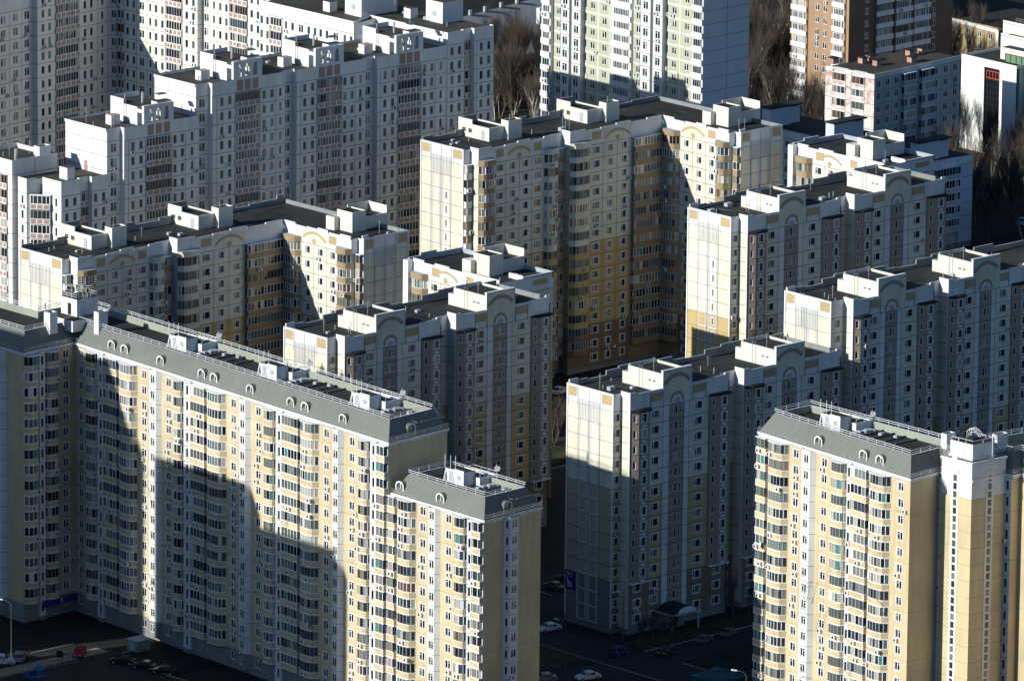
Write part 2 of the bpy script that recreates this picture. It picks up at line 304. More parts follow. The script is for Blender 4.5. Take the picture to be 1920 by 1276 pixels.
def facade(b, P, Q, cols, z0=None, nf=None, fh=None, k0=0, attic=None, atticmat='white', joints=True, vj=True, foot='basegrey', scale=True, lit=False, fmax=None):
    """cols: list of (width, kind, offset, colour) from left to right seen from outside"""
    F = Fac(P, Q); fh = fh or b.fh; z0 = b.zb if z0 is None else z0; nf = b.nf if nf is None else nf
    tot = sum(c[0] for c in cols); k_ = F.L/tot if scale else 1
    mb = MB(); a = 0.0; edges = []
    for ci, (w, kind, off, col) in enumerate(cols):
        w *= k_; a0, a1 = a, a+w; edges.append((a0, a1, off)); a = a1; cc = (a0+a1)/2
        rv = b.rnd.random
        for k in range(nf):
            z = z0+k*fh; kk = k+k0
            mt = b.colf(kk) if col == 'main' else (col(kk) if callable(col) else col)
            if kind == 'X': fq(mb, F, a0, a1, z, z+fh, off, mt)
            elif kind == 'W': put_window(b, mb, F, a0, a1, z, fh, off, mt, 1.75, 1.45, 'a', .9, surround=True, ac=.10)
            elif kind == 'Wl': put_window(b, mb, F, a0, a1, z, fh, off, mt, 1.35, 1.45, 'a', .9, surround=True, ac=.10)
            elif kind == 'w': put_window(b, mb, F, a0, a1, z, fh, off, mt, 1.35, 1.5, 'b', .85, surround=(mt == 'brick'), ac=.32 if mt == 'brick' else .12)
            elif kind == 'wp': put_window(b, mb, F, a0, a1, z, fh, off, mt, 1.35, 1.5, 'bm', .85, surround=False, ac=.05)
            elif kind == 'VB':   # three-sided white bay
                A, Bq, Cq, Dq = F.pt(a0,0,0), F.pt(a0+.75,.85,0), F.pt(a1-.6,.85,0), F.pt(a1,0,0); f1, f2, f3 = Fac(A,Bq), Fac(Bq,Cq), Fac(Cq,Dq)
                put_window(b, mb, f1, 0, f1.L, z, fh, 0, mt, .55, 1.5, 's', .85, ac=0); put_window(b, mb, f2, 0, f2.L, z, fh, 0, mt, 1.2, 1.5, 'bm', .85, ac=.10); fq(mb, f3, 0, f3.L, z, z+fh, 0, mt)
                for f_ in (f1, f2, f3): mb.obox(f_.P, f_.t, 0, f_.L, .002, .016, z-.03, z+.03, 'joint')
                if k == 0: mb.poly([(*A[:2],z), (*Bq[:2],z), (*Cq[:2],z), (*Dq[:2],z)], 'trim')
                if k == nf-1 and attic:
                    for f_ in (f1, f2, f3): fq(mb, f_, 0, f_.L, z+fh, attic, 0, 'white')
            elif kind == 'n': put_window(b, mb, F, a0, a1, z, fh, off, mt, .75, 1.75, 's', .7, ac=.08)
            elif kind == 'd': put_window(b, mb, F, a0, a1, z, fh, off, mt, 1.5, 1.7, 'b', .72, ac=.14)
            elif kind == 'nn':
                g = min(1.0, w*.25)
                put_window(b, mb, F, a0, cc, z, fh, off, mt, .95, 1.75, 's', .7, c=cc-g*.5-.5, ac=.10); put_window(b, mb, F, cc, a1, z, fh, off, mt, .95, 1.75, 's', .7, c=cc+g*.5+.5, ac=.10)
            elif kind == 'sl': # slit window
                if kk >= 1 and k < nf-1: put_window(b, mb, F, a0, a1, z, fh, off, mt, .5, 1.5, 's', .8, ac=0)
                else: fq(mb, F, a0, a1, z, z+fh, off, mt)
            elif kind == 'T':
                q = w/3
                put_window(b, mb, F, a0, a0+q, z, fh, off, mt, .5, 1.5, 's', .8, c=a0+q*.62, ac=0)
                put_window(b, mb, F, a0+q, a0+2*q, z, fh, off, mt, .72, 1.6, 's', .8, ac=0)
                put_window(b, mb, F, a0+2*q, a1, z, fh, off, mt, .5, 1.5, 's', .8, c=a1-q*.62, ac=0)
            elif kind == 'BAY':
                if kk < 3:
                    put_window(b, mb, F, a0, a1, z, fh, off, mt if kk else foot, 1.75, 1.45, 'a', .9, surround=True, ac=.1)
                else:
                    d = .75; x1, x2 = a0+w*.34, a1-w*.06; mtb = 'baybrown'
                    A = F.pt(a0+.15,off,0); Bp = F.pt(x1,off+d,0); Cp = F.pt(x2,off+d,0); Dp = F.pt(a1-.02,off,0)
                    f1 = Fac(A, Bp); f2 = Fac(Bp, Cp); f3 = Fac(Cp, Dp)
                    put_window(b, mb, f1, 0, f1.L, z, fh, 0, mtb, .6, 1.45, 's', .9, ac=0)
                    put_window(b, mb, f2, 0, f2.L, z, fh, 0, mtb, 1.3, 1.6, 'a', .85, surround=True, ac=.08)
                    fq(mb, f3, 0, f3.L, z, z+fh, 0, mtb)
                    mb.obox(f2.P, f2.t, f2.L/2-.5, f2.L/2+.5, .001, .05, z+.08, z+.42, 'trim')
                    if kk == 3: mb.poly([(*F.pt(a0+.15,off,0)[:2],z), (*Bp[:2],z), (*Cp[:2],z), (*Dp[:2],z)], 'trim'); mb.obox(F.P, F.t, a0+.1, a1, off, off+d+.1, z-.22, z-.01, 'trim')
                    if k == nf-1:
                        mb.prism([F.pt(a0,off,0)[:2], F.pt(x1-.15,off+d+.35,0)[:2], F.pt(x2+.15,off+d+.35,0)[:2], F.pt(a1,off,0)[:2]][::1], z+fh, z+fh+.35, 'roof')
            elif kind in ('BC', 'LF', 'BX'):
                # a balcony or loggia with its own parapet and glazing
                fq(mb, F, a0, a1, z, z+fh, off-.02, mt)
                shape = 'c' if kind == 'BC' else 'f'; d = {'BC': 1.25, 'LF': .75, 'BX': 1.0}[kind]
                pc = col if not callable(col) else col(kk)
                if col == 'main': pc = b.colf(kk)
                wd_ = w-.12
                if kk == 0 and z < 4: continue
                v = b.rnd.randrange(9); n = max(3, int(round(wd_/(.62 if kind == 'BC' else .7))))
                wq = round(wd_, 2)
                b.item('balcony', ('balcony', wq, d, pc, shape), lambda: balcony_mb(wq, d, 1.12, pc, shape, fh), F, cc, off, z,
                       sub=('glazing', ('glazing', wq, d, shape, v, n, fh), lambda: glazing_mb(wq, d, 1.12, shape, fh, v, n)))
                if k == nf-1:
                    pts = arcpts(wd_+.3, d+.25) if shape == 'c' else [(-wd_/2, -d-.1), (wd_/2, -d-.1)]
                    if shape == 'c' and pc != 'brick': mb.prism([F.pt(cc+p[0], off-p[1], 0)[:2] for p in pts], z+fh, z+fh+1.1, pc, 'cap')
                    elif shape == 'c': mb.prism([F.pt(cc+p[0], off-p[1], 0)[:2] for p in pts], z+fh, z+fh+.10, 'trim')
                    else: mb.obox(F.P, F.t, a0, a1, off, off+d+.15, z+fh, z+fh+.10, 'trim')
                if b.rnd.random() < (.30 if pc == 'brick' else .2): b.item('air_conditioner', 'air_conditioner', ac_mb, F, cc+b.rnd.uniform(-w*.3, w*.3), off+(d if shape == 'f' else d*.93), z+.3)
                if b.rnd.random() < .015: b.item('satellite_dish', 'satellite_dish', dish_mb, F, cc+w*.3, off+d, z+.9)
            elif kind in ('LT', 'LT3'):
                fq(mb, F, a0, a1, z, z+fh, off-.02, mt); v = b.rnd.randrange(5); wq = round(w-.25, 2); npn = max(2, int(round(w/1.5))) if kind == 'LT' else 3
                n = max(3, int(round(wq/.72)))
                if kk == 0: continue
                b.item('balcony', ('terracotta_balcony', wq, npn), lambda: terracotta_mb(wq, .35, 1.05, npn), F, cc, off, z,
                       sub=('glazing', ('glazing', wq, .30, 'f', v, n, fh), lambda: glazing_mb(wq, .30, 1.05, 'f', fh-.15, v, n)))
                if b.rnd.random() < .12: b.item('air_conditioner', 'air_conditioner', ac_mb, F, cc+b.rnd.uniform(-w*.3, w*.3), off+.35, z+.25)
            elif kind == 'LW':  # white flush loggia with wide glazing
                fq(mb, F, a0, a1, z, z+fh, off-.02, mt); v = b.rnd.randrange(6); wq = round(w-.2, 2); n = max(3, int(round(wq/.6)))
                b.item('balcony', ('white_balcony', wq), lambda: balcony_mb(wq, .3, 1.1, 'white', 'f', fh), F, cc, off, z,
                       sub=('glazing', ('glazing', wq*.8, .28, 'f', v, n, fh), lambda: glazing_mb(wq*.8, .28, 1.1, 'f', fh-.25, v, n)))
                if b.rnd.random() < .15: b.item('air_conditioner', 'air_conditioner', ac_mb, F, cc+b.rnd.uniform(-w*.3, w*.3), off+.3, z+.3)
            if mt == 'olive':
                mb.obox(F.P, F.t, a0, a1, off+.002, off+.03, z-.14, z+.14, 'white'); mb.obox(F.P, F.t, a0, a0+.16, off+.002, off+.032, z+.14, z+fh-.14, 'white'); mb.obox(F.P, F.t, a1-.16, a1, off+.002, off+.032, z+.14, z+fh-.14, 'white')
            elif joints and kind not in ('BC', 'BX', 'LF', 'BAY', 'VB') and mt not in ('brick',):
                mb.obox(F.P, F.t, a0, a1, off+.002, off+.016, z-.045, z+.045, 'joint')
            elif joints and mt == 'brick' and kind in ('w', 'X') and k % 3 == 0:
                mb.obox(F.P, F.t, a0, a1, off+.002, off+.008, z-.015, z+.015, 'joint')
        zt = z0+nf*fh
        if attic:
            am = atticmat if not callable(atticmat) else atticmat(ci)
            fq(mb, F, a0, a1, zt, attic, off, am)
            if joints: mb.obox(F.P, F.t, a0, a1, off+.002, off+.016, zt-.045, zt+.045, 'joint')
        fq(mb, F, a0, a1, -1.0, z0, off, foot)
        if vj and ci and joints and kind not in ('BC', 'BX'): mb.obox(F.P, F.t, a0-.04, a0+.04, off+.002, off+.016, z0, zt, 'joint')
    # returns where the wall steps in and out
    top = attic or z0+nf*fh
    prev = 0.0
    for i, (a0, a1, off) in enumerate(edges+[(F.L, F.L, 0.0)]):
        if abs(off-prev) > .01:
            hi = cols[i] if i < len(cols) and off > prev else cols[i-1]
            col = hi[3]
            for k in range(nf):
                mt = b.colf(k+k0) if col == 'main' else (col(k+k0) if callable(col) else col)
                if hi[1] in ('BC', 'LF', 'BX'): mt = 'white'
                mb.quad(F.pt(a0,prev,z0+k*fh), F.pt(a0,off,z0+k*fh), F.pt(a0,off,z0+(k+1)*fh), F.pt(a0,prev,z0+(k+1)*fh), mt)
            mb.quad(F.pt(a0,prev,-1), F.pt(a0,off,-1), F.pt(a0,off,z0), F.pt(a0,prev,z0), foot)
            if top > z0+nf*fh: mb.quad(F.pt(a0,prev,z0+nf*fh), F.pt(a0,off,z0+nf*fh), F.pt(a0,off,top), F.pt(a0,prev,top), atticmat if not callable(atticmat) else atticmat(min(i, len(cols)-1)))
        prev = off
    b.part('wall', mb)
    return F, edges
def finish_buildings():
    vs = []; fs = []
    for c in CORES:
        i = len(vs); vs += c.v; fs += [tuple(a+i for a in f) for f in c.f]
    bvh = BVHTree.FromPolygons([Vector(v) for v in vs], fs)
    for b in BLD:
        groups = {}
        for it in b.items: groups.setdefault(it[0], []).append(it)
        for name, its in groups.items():
            sc = []
            for it in its:
                p = Vector(it[3])+Vector((it[5][0], it[5][1], 0))*1.8+Vector((0,0,.8)); d = CAMP-p; z = -(d.dot(FW))
                x = 960-FPX*(d.dot(RX))/z*-1*-1 if False else 960+FPX*((p-CAMP).dot(RX))/((p-CAMP).dot(FW)); y = 638-FPX*((p-CAMP).dot(UY))/((p-CAMP).dot(FW))
                vis = -10 < x < 1930 and -10 < y < 1290 and (Vector((it[5][0], it[5][1], 0)).dot(d) > 0)
                if vis and bvh.ray_cast(p, d.normalized(), d.length)[0] is not None: vis = False
                sc.append((0 if vis else 1, d.length, it))
            sc.sort(key=lambda q: (q[0], q[1]))
            nvis = sum(1 for q in sc if q[0] == 0)
            rest = MB(); restsub = MB(); subname = None
            for i, (v, dl, it) in enumerate(sc):
                nm, key, fn, pos, rz, n, sub = it
                mb, me = cached(key, fn)
                loc = (pos[0]-b.org[0], pos[1]-b.org[1], pos[2])
                if v == 0 and i < (100 if nvis <= 100 else 99):
                    o = link(nm, me, b.root, loc, rz)
                    if sub: smb, sme = cached(sub[1], sub[2]); link(sub[0], sme, o)
                else:
                    mw = Matrix.Translation(pos) @ Matrix.Rotation(rz, 4, 'Z'); rest.add(mb, mw)
                    if sub: subname = sub[0]; smb, sme = cached(sub[1], sub[2]); restsub.add(smb, mw)
            if rest.f:
                o = b.part(name, rest); o['kind'] = 'stuff'
                if restsub.f:
                    o2 = link(subname, restsub.mesh(subname, b.org), o); o2['kind'] = 'stuff'
# ---- roof helpers
def offset_poly(pts, d):
    """pts counter-clockwise; positive d moves inward"""
    n = len(pts); out = []
    for i in range(n):
        p0, p1, p2 = Vector(pts[i-1]), Vector(pts[i]), Vector(pts[(i+1) % n])
        d1 = (p1-p0).normalized(); d2 = (p2-p1).normalized()
        n1 = Vector((-d1.y, d1.x)); n2 = Vector((-d2.y, d2.x))
        k = 1+n1.dot(n2)
        out.append(tuple(p1+(n1+n2)*(d/max(k, .2))))
    return out
def parapet(b, pts, z0, z1, th=.3, mt='white', cap='cap', closed=True, name='parapet'):
    mb = MB(); n = len(pts)
    for i in range(n if closed else n-1):
        a, c = pts[i], pts[(i+1) % n]; L = math.hypot(c[0]-a[0], c[1]-a[1]); t = ((c[0]-a[0])/L, (c[1]-a[1])/L)
        mb.obox(a, t, .003*i, L-.003, -th, .0+.004*(i % 3), z0, z1+.003*(i % 2), mt, cap)
    return b.part(name, mb)
def flat_roof(b, pts, z, mt='roof'):
    mb = MB(); mb.prism(pts, z-.3, z, mt, mt); return b.part('roof', mb)
def antenna(mb, x, y, z, h=2.5):
    mb.tube((x,y,z), (x,y,z+h), .05, 'metal'); mb.tube((x-.4,y+.2,z+h*.85), (x+.4,y-.2,z+h*.85), .03, 'metal'); mb.tube((x-.3,y+.15,z+h*.7), (x+.3,y-.15,z+h*.7), .03, 'metal')
def ladder(mb, F, a, o, z0, z1, mt='metal', w=.5):
    for q in (a-w/2, a+w/2): mb.tube(F.pt(q,o,z0), F.pt(q,o,z1), .035, mt)
    z = z0+.3
    while z < z1: mb.tube(F.pt(a-w/2,o,z), F.pt(a+w/2,o,z), .025, mt); z += .45
def railing(mb, pts, z, h=.9, rails=(1.0, .6), step=2.0, r=.045, mt='rail', closed=False):
    n = len(pts)
    for i in range(n if closed else n-1):
        a, c = Vector((*pts[i], z)), Vector((*pts[(i+1) % n], z)); L = (c-a).length; k = max(1, int(L/step))
        for q in rails: mb.tube(a+Vector((0,0,h*q)), c+Vector((0,0,h*q)), r, mt)
        for j in range(k+1): p = a.lerp(c, j/k); mb.tube(p-Vector((0,0,.15)), p+Vector((0,0,h)), r*.8, mt)
def add2(p, q, k=1.0): return (p[0]+q[0]*k, p[1]+q[1]*k)
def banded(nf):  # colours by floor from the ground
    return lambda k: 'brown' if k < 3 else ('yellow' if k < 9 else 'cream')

# ---- end wall of the panel blocks: four columns of panels, tan squares at the top corners
def end_wall(b, P, Q, H, nf, colf, slit=False, inset=True, base=3, dull=False):
    F = Fac(P, Q); mb = MB(); L = F.L; xs = [0, L*.245, L*.48, L*.715, L]; zb = b.zb; fh = b.fh
    zt = zb+nf*fh
    for i in range(4):
        for k in range(nf):
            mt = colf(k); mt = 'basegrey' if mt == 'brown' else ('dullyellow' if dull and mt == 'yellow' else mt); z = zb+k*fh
            if slit and i == 2 and 1 <= k <= nf-3:
                put_window(b, mb, F, xs[i], xs[i+1], z, fh, 0, mt, .5, 1.5, 's', .8, ac=.03, surround=True)
            else: fq(mb, F, xs[i], xs[i+1], z, z+fh, 0, mt)
            if i in (1, 2) and k < nf-1:
                c0, c1 = xs[i], xs[i+1]
                im = 'paleyellow' if mt in ('cream',) else ('yellow' if mt == 'yellow' else 'basegrey')
                if not slit or i == 1 or True:
                    for q in (c0+.10, c0+.40, c1-.55, c1-.25): mb.obox(F.P, F.t, q, q+.13, .002, .06, z+.06, z+fh-.06, 'lilac')
                    if inset: 
                        mb.obox(F.P, F.t, c0+.53, c1-.55, .002, .05, z+.1, z+.32, 'lilac')
        fq(mb, F, xs[i], xs[i+1], zt, H, 0, 'white'); fq(mb, F, xs[i], xs[i+1], -1, zb, 0, 'basegrey')
    for i in (1, 2):   # ribs under the attic
        z = zb+(nf-1)*fh; n = 7
        for j in range(n): q = xs[i]+.25+(xs[i+1]-xs[i]-.5)*j/(n-1); mb.obox(F.P, F.t, q-.06, q+.06, .002, .09, z+.1, zt+.9, 'lilac')
    for i in (0, 3):
        c0, c1 = xs[i], xs[i+1]
        mb.obox(F.P, F.t, c0+.55, c1-.35, .002, .04, zt+1.0, H-.35, 'tan')
        for q in (c0+.42, c1-.35): mb.obox(F.P, F.t, q, q+.12, .002, .07, zt-.8, H-.4, 'lilac')
    for k in range(nf+1): mb.obox(F.P, F.t, 0, L, .002, .065, zb+k*fh-.025, zb+k*fh+.025, 'joint')
    for q in xs[1:-1]: mb.obox(F.P, F.t, q-.04, q+.04, .002, .018, zb, H-.3, 'joint')
    mb.obox(F.P, F.t, -.02, .28, .002, .10, zb, H, 'white'); mb.obox(F.P, F.t, L-.28, L+.02, .002, .10, zb, H, 'white')
    b.part('wall', mb)
    return F
def arch_attic(b, F, a0, a1, z0, z1, o=0.0, style='p'):
    """raised attic with a painted arch; style 'p' has the ringed disc too"""
    mb = MB(); cc = (a0+a1)/2; w = a1-a0
    mb.obox(F.P, F.t, a0, a1, o-.35, o+.03, z0, z1, 'cream', 'lilac')
    mb.obox(F.P, F.t, a0-.12, a0, o-.35, o+.12, z0, z1+.1, 'white'); mb.obox(F.P, F.t, a1, a1+.12, o-.35, o+.12, z0, z1+.1, 'white')
    mb.obox(F.P, F.t, a0-.12, a1+.12, o-.45, o+.12, z1+.1, z1+.28, 'white')
    n = Vector((F.n[0], F.n[1], 0)); R = w*.62; cz = z1-.5-R
    th = math.asin(min(.98, (w/2-.15)/R))
    mb.disc(F.pt(cc, o+.031, cz), n, R, 'baybrown' if style == 'p' else 'tan', .03, 18, (math.pi/2-th, math.pi/2+th), R-.75)
    mb.disc(F.pt(cc, o+.031, cz), n, R-.75, 'cream', .015, 14, (math.pi/2-th*.9, math.pi/2+th*.9), R-.95)
    if style == 'p':
        zc = z0+.25
        mb.disc(F.pt(cc, o+.033, zc), n, 1.75, 'baybrown', .03, 16, (-.1, math.pi+.1), 1.2); mb.disc(F.pt(cc, o+.033, zc), n, 1.2, 'white', .03, 16, (-.1, math.pi+.1), .7)
        mb.disc(F.pt(cc, o+.05, zc), n, .62, 'greypanel', .03, 14)
    b.part('parapet', mb)
def tanplate(mb, F, a0, a1, z0, z1, o, mt='tan'):
    mb.obox(F.P, F.t, a0, a1, o+.002, o+.035, z0, z1, mt)
def jag_parapet(b, F, cuts, z0, z1, o, th=.28, mt='white'):
    """parapet pieces with differing heights: cuts = [(a0,a1,dz)]"""
    mb = MB()
    for i, (a0, a1, dz) in enumerate(cuts): mb.obox(F.P, F.t, a0+.002, a1-.002, o-th, o+.03, z0, z1+dz, mt, 'cap')
    b.part('parapet', mb)
def penthouse(b, pts, z0, z1, mt='penthouse', roofmt='roof', door=True, name='penthouse', win=True):
    mb = MB(); mb.prism(pts, z0-.2, z1, mt, roofmt)
    for i in range(len(pts)):
        a, c = pts[i], pts[(i+1) % len(pts)]; L = math.hypot(c[0]-a[0], c[1]-a[1]); t = ((c[0]-a[0])/L, (c[1]-a[1])/L)
        mb.obox(a, t, .002*i, L, -.2, .06+.002*i, z1-.05, z1+.3, mt, 'lilac')
    o = b.part(name, mb)
    a, c = pts[-1], pts[0]     # the face turned to -x
    F = Fac(a, c); db = MB()
    if door:
        db.obox(F.P, F.t, F.L*.75, F.L*.75+.9, .003, .06, z0, z0+2.0, 'greypanel'); b.part('door', db, parent=o)
    wb = MB()
    if win and F.L > 4:
        for q in (.12, .32): wb.obox(F.P, F.t, F.L*q, F.L*q+1.2, .003, .05, z0+.9, z0+1.9, 'trim'); wb.obox(F.P, F.t, F.L*q+.08, F.L*q+1.12, .051, .06, z0+.98, z0+1.82, 'glass3')
        b.part('window', wb, parent=o)
    return o
def chimney_box(b, x0, x1, y0, y1, z0, z1, mt='penthouse', name='chimney'):
    mb = MB(); mb.box(x0, x1, y0, y1, z0-.2, z1, mt, 'dark')
    mb.box(x0, x1, y0, y0+.12, z1, z1+.25, mt); mb.box(x0, x0+.12, y0+.12, y1, z1, z1+.25, mt); mb.box(x1-.12, x1, y0+.12, y1, z1, z1+.25, mt); mb.box(x0+.12, x1-.12, y1-.12, y1, z1, z1+.25, mt)
    return b.part(name, mb)
def roof_clutter(b, x0, x1, y0, y1, z, n, rnd):
    for _ in range(n):
        mb = MB(); x = rnd.uniform(x0, x1); y = rnd.uniform(y0, y1); r = rnd.random()
        if r < .4: mb.tube((x,y,z), (x,y,z+rnd.uniform(.5,1.1)), .10, 'metal', 6); b.part('vent_pipe', mb)
        elif r < .7: antenna(mb, x, y, z, rnd.uniform(1.6, 3.2)); b.part('antenna', mb)
        else: q = rnd.uniform(.3,.7); mb.box(x-q, x+q, y-q*.7, y+q*.7, z, z+q, 'greypanel'); b.part('vent_shaft', mb)

mat('feltdark', (.020,.023,.024), vary=.4, scale=.6, streak=False); mat('feltpale', (.060,.064,.060), vary=.4, scale=.6, streak=False)
def felt(b, x0, x1, y0, y1, z, n):
    rnd = b.rnd; used = []
    for _ in range(n):
        w, d = (rnd.uniform(1, 7), rnd.uniform(.7, 1.3)) if rnd.random() < .5 else (rnd.uniform(.7, 1.3), rnd.uniform(1, 5))
        if x1-x0 < w+1 or y1-y0 < d+1: continue
        x, y = rnd.uniform(x0, x1-w), rnd.uniform(y0, y1-d)
        if any(x < q[1]+.1 and x+w > q[0]-.1 and y < q[3]+.1 and y+d > q[2]-.1 for q in used): continue
        used.append((x, x+w, y, y+d)); mb = MB(); mb.box(x, x+w, y, y+d, z-.05, z+.02, rnd.choice(['feltdark', 'feltpale', 'feltdark'])); b.part('roof_felt', mb)
    for _ in range(max(2, n//4)):
        mb = MB(); x, y = rnd.uniform(x0, x1), rnd.uniform(y0, y1); a = Vector((x, y, z+.06)); c = Vector((min(x1, max(x0, x+rnd.uniform(-7, 7))), min(y1, max(y0, y+rnd.uniform(-4, 4))), z+.06)); mb.tube(a, c, .045, 'joint', 4); b.part('cable', mb)
# ---- straight panel block: two mirror-image sections, brown bays, ringed arches
MOD = [(3.8,'BAY',0,'main'),(3.1,'W',0,'main'),(1.3,'X',0,'white'),(3.0,'T',0,'baybrown'),(1.1,'X',0,'white'),(4.1,'W',0,'main'),(4.2,'BAY',0,'main')]
def panel_block(name, label, O, H, nf, L, depth=12.0, first=1.7, group=None, slit=True, nmod=2, sign=False, ladder_=False):
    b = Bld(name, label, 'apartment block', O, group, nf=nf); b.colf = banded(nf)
    x0, y0 = O; yf = y0-2.4; zt = b.zb+nf*b.fh; zr = H-.75
    modL = (L-first-3.7*(nmod-1))/nmod
    core = [(x0+.35,y0+.35),(x0+first-.3,y0+.35)]
    fc = []
    x = x0
    for mi in range(nmod):
        r = first if mi == 0 else 3.7
        F, _ = facade(b, (x,y0), (x+r,y0), [(r,'Wl' if r > 2.5 else 'Wl',0,'main')], attic=H-.1)
        x += r
        Ff, _ = facade(b, (x,y0), (x,yf), [(2.4,'X',0,lambda k: 'cream')], attic=H+.5)
        mb = MB(); mb.obox((x,y0), (0,-1), 2.05, 2.43, -.05, .03, b.zb, H+.5, 'white'); b.part('wall', mb)
        Fm, ed = facade(b, (x,yf), (x+modL,yf), MOD, attic=H-.35)
        core += [(x+.35,y0+.35),(x+.35,yf+.35),(x+modL-.3,yf+.35),(x+modL-.3,y0+.35)] if True else []
        cx = (ed[3][0]+ed[3][1])/2; aw = 3.4
        a0, a1 = cx-aw, cx+aw; fc.append((Fm, x, a0, a1, cx, ed))
        arch_attic(b, Fm, a0, a1, H-2.9+.02, H+3.0, 0.0, 'p')
        for (e0, e1) in ((ed[1][0]+.6, ed[1][1]-.2), (ed[5][0]+1.0, ed[5][1]-.9)): mb = MB(); tanplate(mb, Fm, e0, e1, H-1.95, H-.45, 0, 'tan'); b.part('tan_panel', mb)
        mb = MB()
        for (e0, e1) in ((ed[1][0]+.45, ed[1][1]-.05), (ed[5][0]+.85, ed[5][1]-.75)):
            for q in (e0, e1): mb.obox(Fm.P, Fm.t, q-.05, q+.05, .002, .06, zt, H-.35, 'joint')
        b.part('panel_joint', mb)
        jag_parapet(b, Fm, [(0, 1.3, .45), (1.3, a0-.15, .1), (a1+.15, ed[5][1]-.3, .05), (ed[5][1]-.3, modL-1.0, .2), (modL-1.0, modL, .55)], H-.36, H, 0)
        # drain pipe
        mb = MB(); mb.tube(Fm.pt(modL-.05,.08,0), Fm.pt(modL-.05,.08,H-1), .07, 'dark'); b.part('drain_pipe', mb)
        # raised lift room behind the arch
        bx0, bx1 = x+a0, x+a1; yb = yf+9.0
        mb = MB(); mb.box(bx0, bx1, yf+.36, yb, zr-.1, H+2.2, 'penthouse', 'roof')
        mb.box(bx0, bx0+.25, yf+.36, yb, H+2.2, H+2.65, 'penthouse', 'cap'); mb.box(bx1-.25, bx1, yf+.36, yb, H+2.2, H+2.65, 'penthouse', 'cap'); mb.box(bx0+.25, bx1-.25, yb-.25, yb, H+2.2, H+2.9, 'penthouse', 'cap')
        mb.box(bx0-.02, bx0+2.2, yb+.01, yb+1.4, zr, H+1.4, 'penthouse', 'cap')
        ph = b.part('penthouse', mb)
        fl = Fac((bx0,yb), (bx0,yf+.36)); lb = MB(); ladder(lb, fl, 3.4, .12, zr, H+3.4, 'metal', .9); b.part('ladder', lb, parent=ph)
        vb = MB()
        for q in (5.6, 6.7): vb.prism([fl.pt(q-.35,.05,0)[:2], fl.pt(q+.35,.05,0)[:2], fl.pt(q+.05,.4,0)[:2]], zr+1.7, zr+1.95, 'metal')
        b.part('vent', vb, parent=ph)
        antb = MB(); antenna(antb, bx0+1.5, yf+4, H+2.2, 2.6); antb.tube((bx0+.5, yf+6, H+2.2), (bx0+.5, yf+6, H+4.4), .06, 'dark'); b.part('antenna', antb)
        x += modL
    # core body
    pts = [(x0+.4,y0+.4)]; xx = x0
    for mi in range(nmod):
        r = first if mi == 0 else 3.7
        pts += [(xx+r+.4, y0+.4), (xx+r+.4, yf+.4), (xx+r+modL-.3, yf+.4)] + ([(xx+r+modL-.3, y0+.4)] if mi < nmod-1 else [])
        xx += r+modL
    pts += [(x0+L-.3, y0+depth), (x0+.4, y0+depth)]
    b.core(pts, -1, zr, 'cream', 'roof')
    e = end_wall(b, (x0, y0+depth), (x0, y0), H, nf, b.colf, slit, dull=sign)
    # end and back parapets
    mb = MB(); mb.box(x0+.01, x0+.3, y0+.02, y0+depth-.02, H-1.0, H+.02, 'white', 'cap')
    mb.box(x0+.31, x0+first, y0+.02, y0+.3, H-1.0, H-.05, 'white', 'cap')
    b.part('parapet', mb)
    mb = MB(); q = x0+2.5; zz = [(2.2,.25),(4.5,.0),(3.0,.8),(4.0,1.2),(3.0,.3),(6,.9),(3,.2),(5,0.0),(4,.8),(5,1.2),(6,.3),(5,.9),(8,.3)]; i = 0
    while q < x0+L-.5:
        w_, dz = zz[i % len(zz)]; q2 = min(q+w_, x0+L-.4); mb.box(q+.003, q2, y0+depth-.3, y0+depth, H-1.0, H+dz-.1, 'backwall', 'cap'); q = q2; i += 1
    mb.box(x0+.31, x0+2.4, y0+depth-.31, y0+depth-.01, H-1, H+.5, 'white', 'cap')
    mb.box(x0+L-.35, x0+L, y0, y0+depth-.31, H-1, H+.15, 'backwall', 'cap'); b.part('parapet', mb)
    roof_clutter(b, x0+2, x0+9, y0+2, y0+depth-2, zr, 5, b.rnd); roof_clutter(b, x0+first+16, x0+L-24, y0+2, y0+depth-2, zr, 4, b.rnd)
    felt(b, x0+1, x0+first+6.5, y0+.8, y0+depth-1, zr, 8); felt(b, x0+first+17, x0+L-23, y0+.8, y0+depth-1, zr, 12)
    if ladder_:
        mb = MB(); ladder(mb, e, L and e.L*.40, .35, H-9.0, H+.6, 'metal', .9); b.part('ladder', mb)
    if sign:
        mb = MB(); mb.obox(e.P, e.t, .25, 2.75, .11, .22, 6.1, 9.5, 'signnavy')
        so_ = b.part('advertising_sign', mb, 'dark blue advertising sign with a pale long-necked animal'); sb = MB()
        # pale giraffe outline built of strokes, and the characters 7K2
        def st(p, q, r=.07): sb.tube(e.pt(p[0], .24, p[1]), e.pt(q[0], .24, q[1]), r, 'signtext', 4)
        for p, q, r in [((.75,8.3),(1.0,7.7),.10),((.62,8.32),(.8,8.42),.08),((1.0,7.7),(1.2,7.3),.14),((1.2,7.3),(1.8,7.15),.22),((1.05,7.2),(1.0,6.45),.07),((1.3,7.1),(1.3,6.4),.07),((1.75,7.1),(1.7,6.4),.07),((2.0,7.1),(2.05,6.45),.07)]: st(p, q, r)
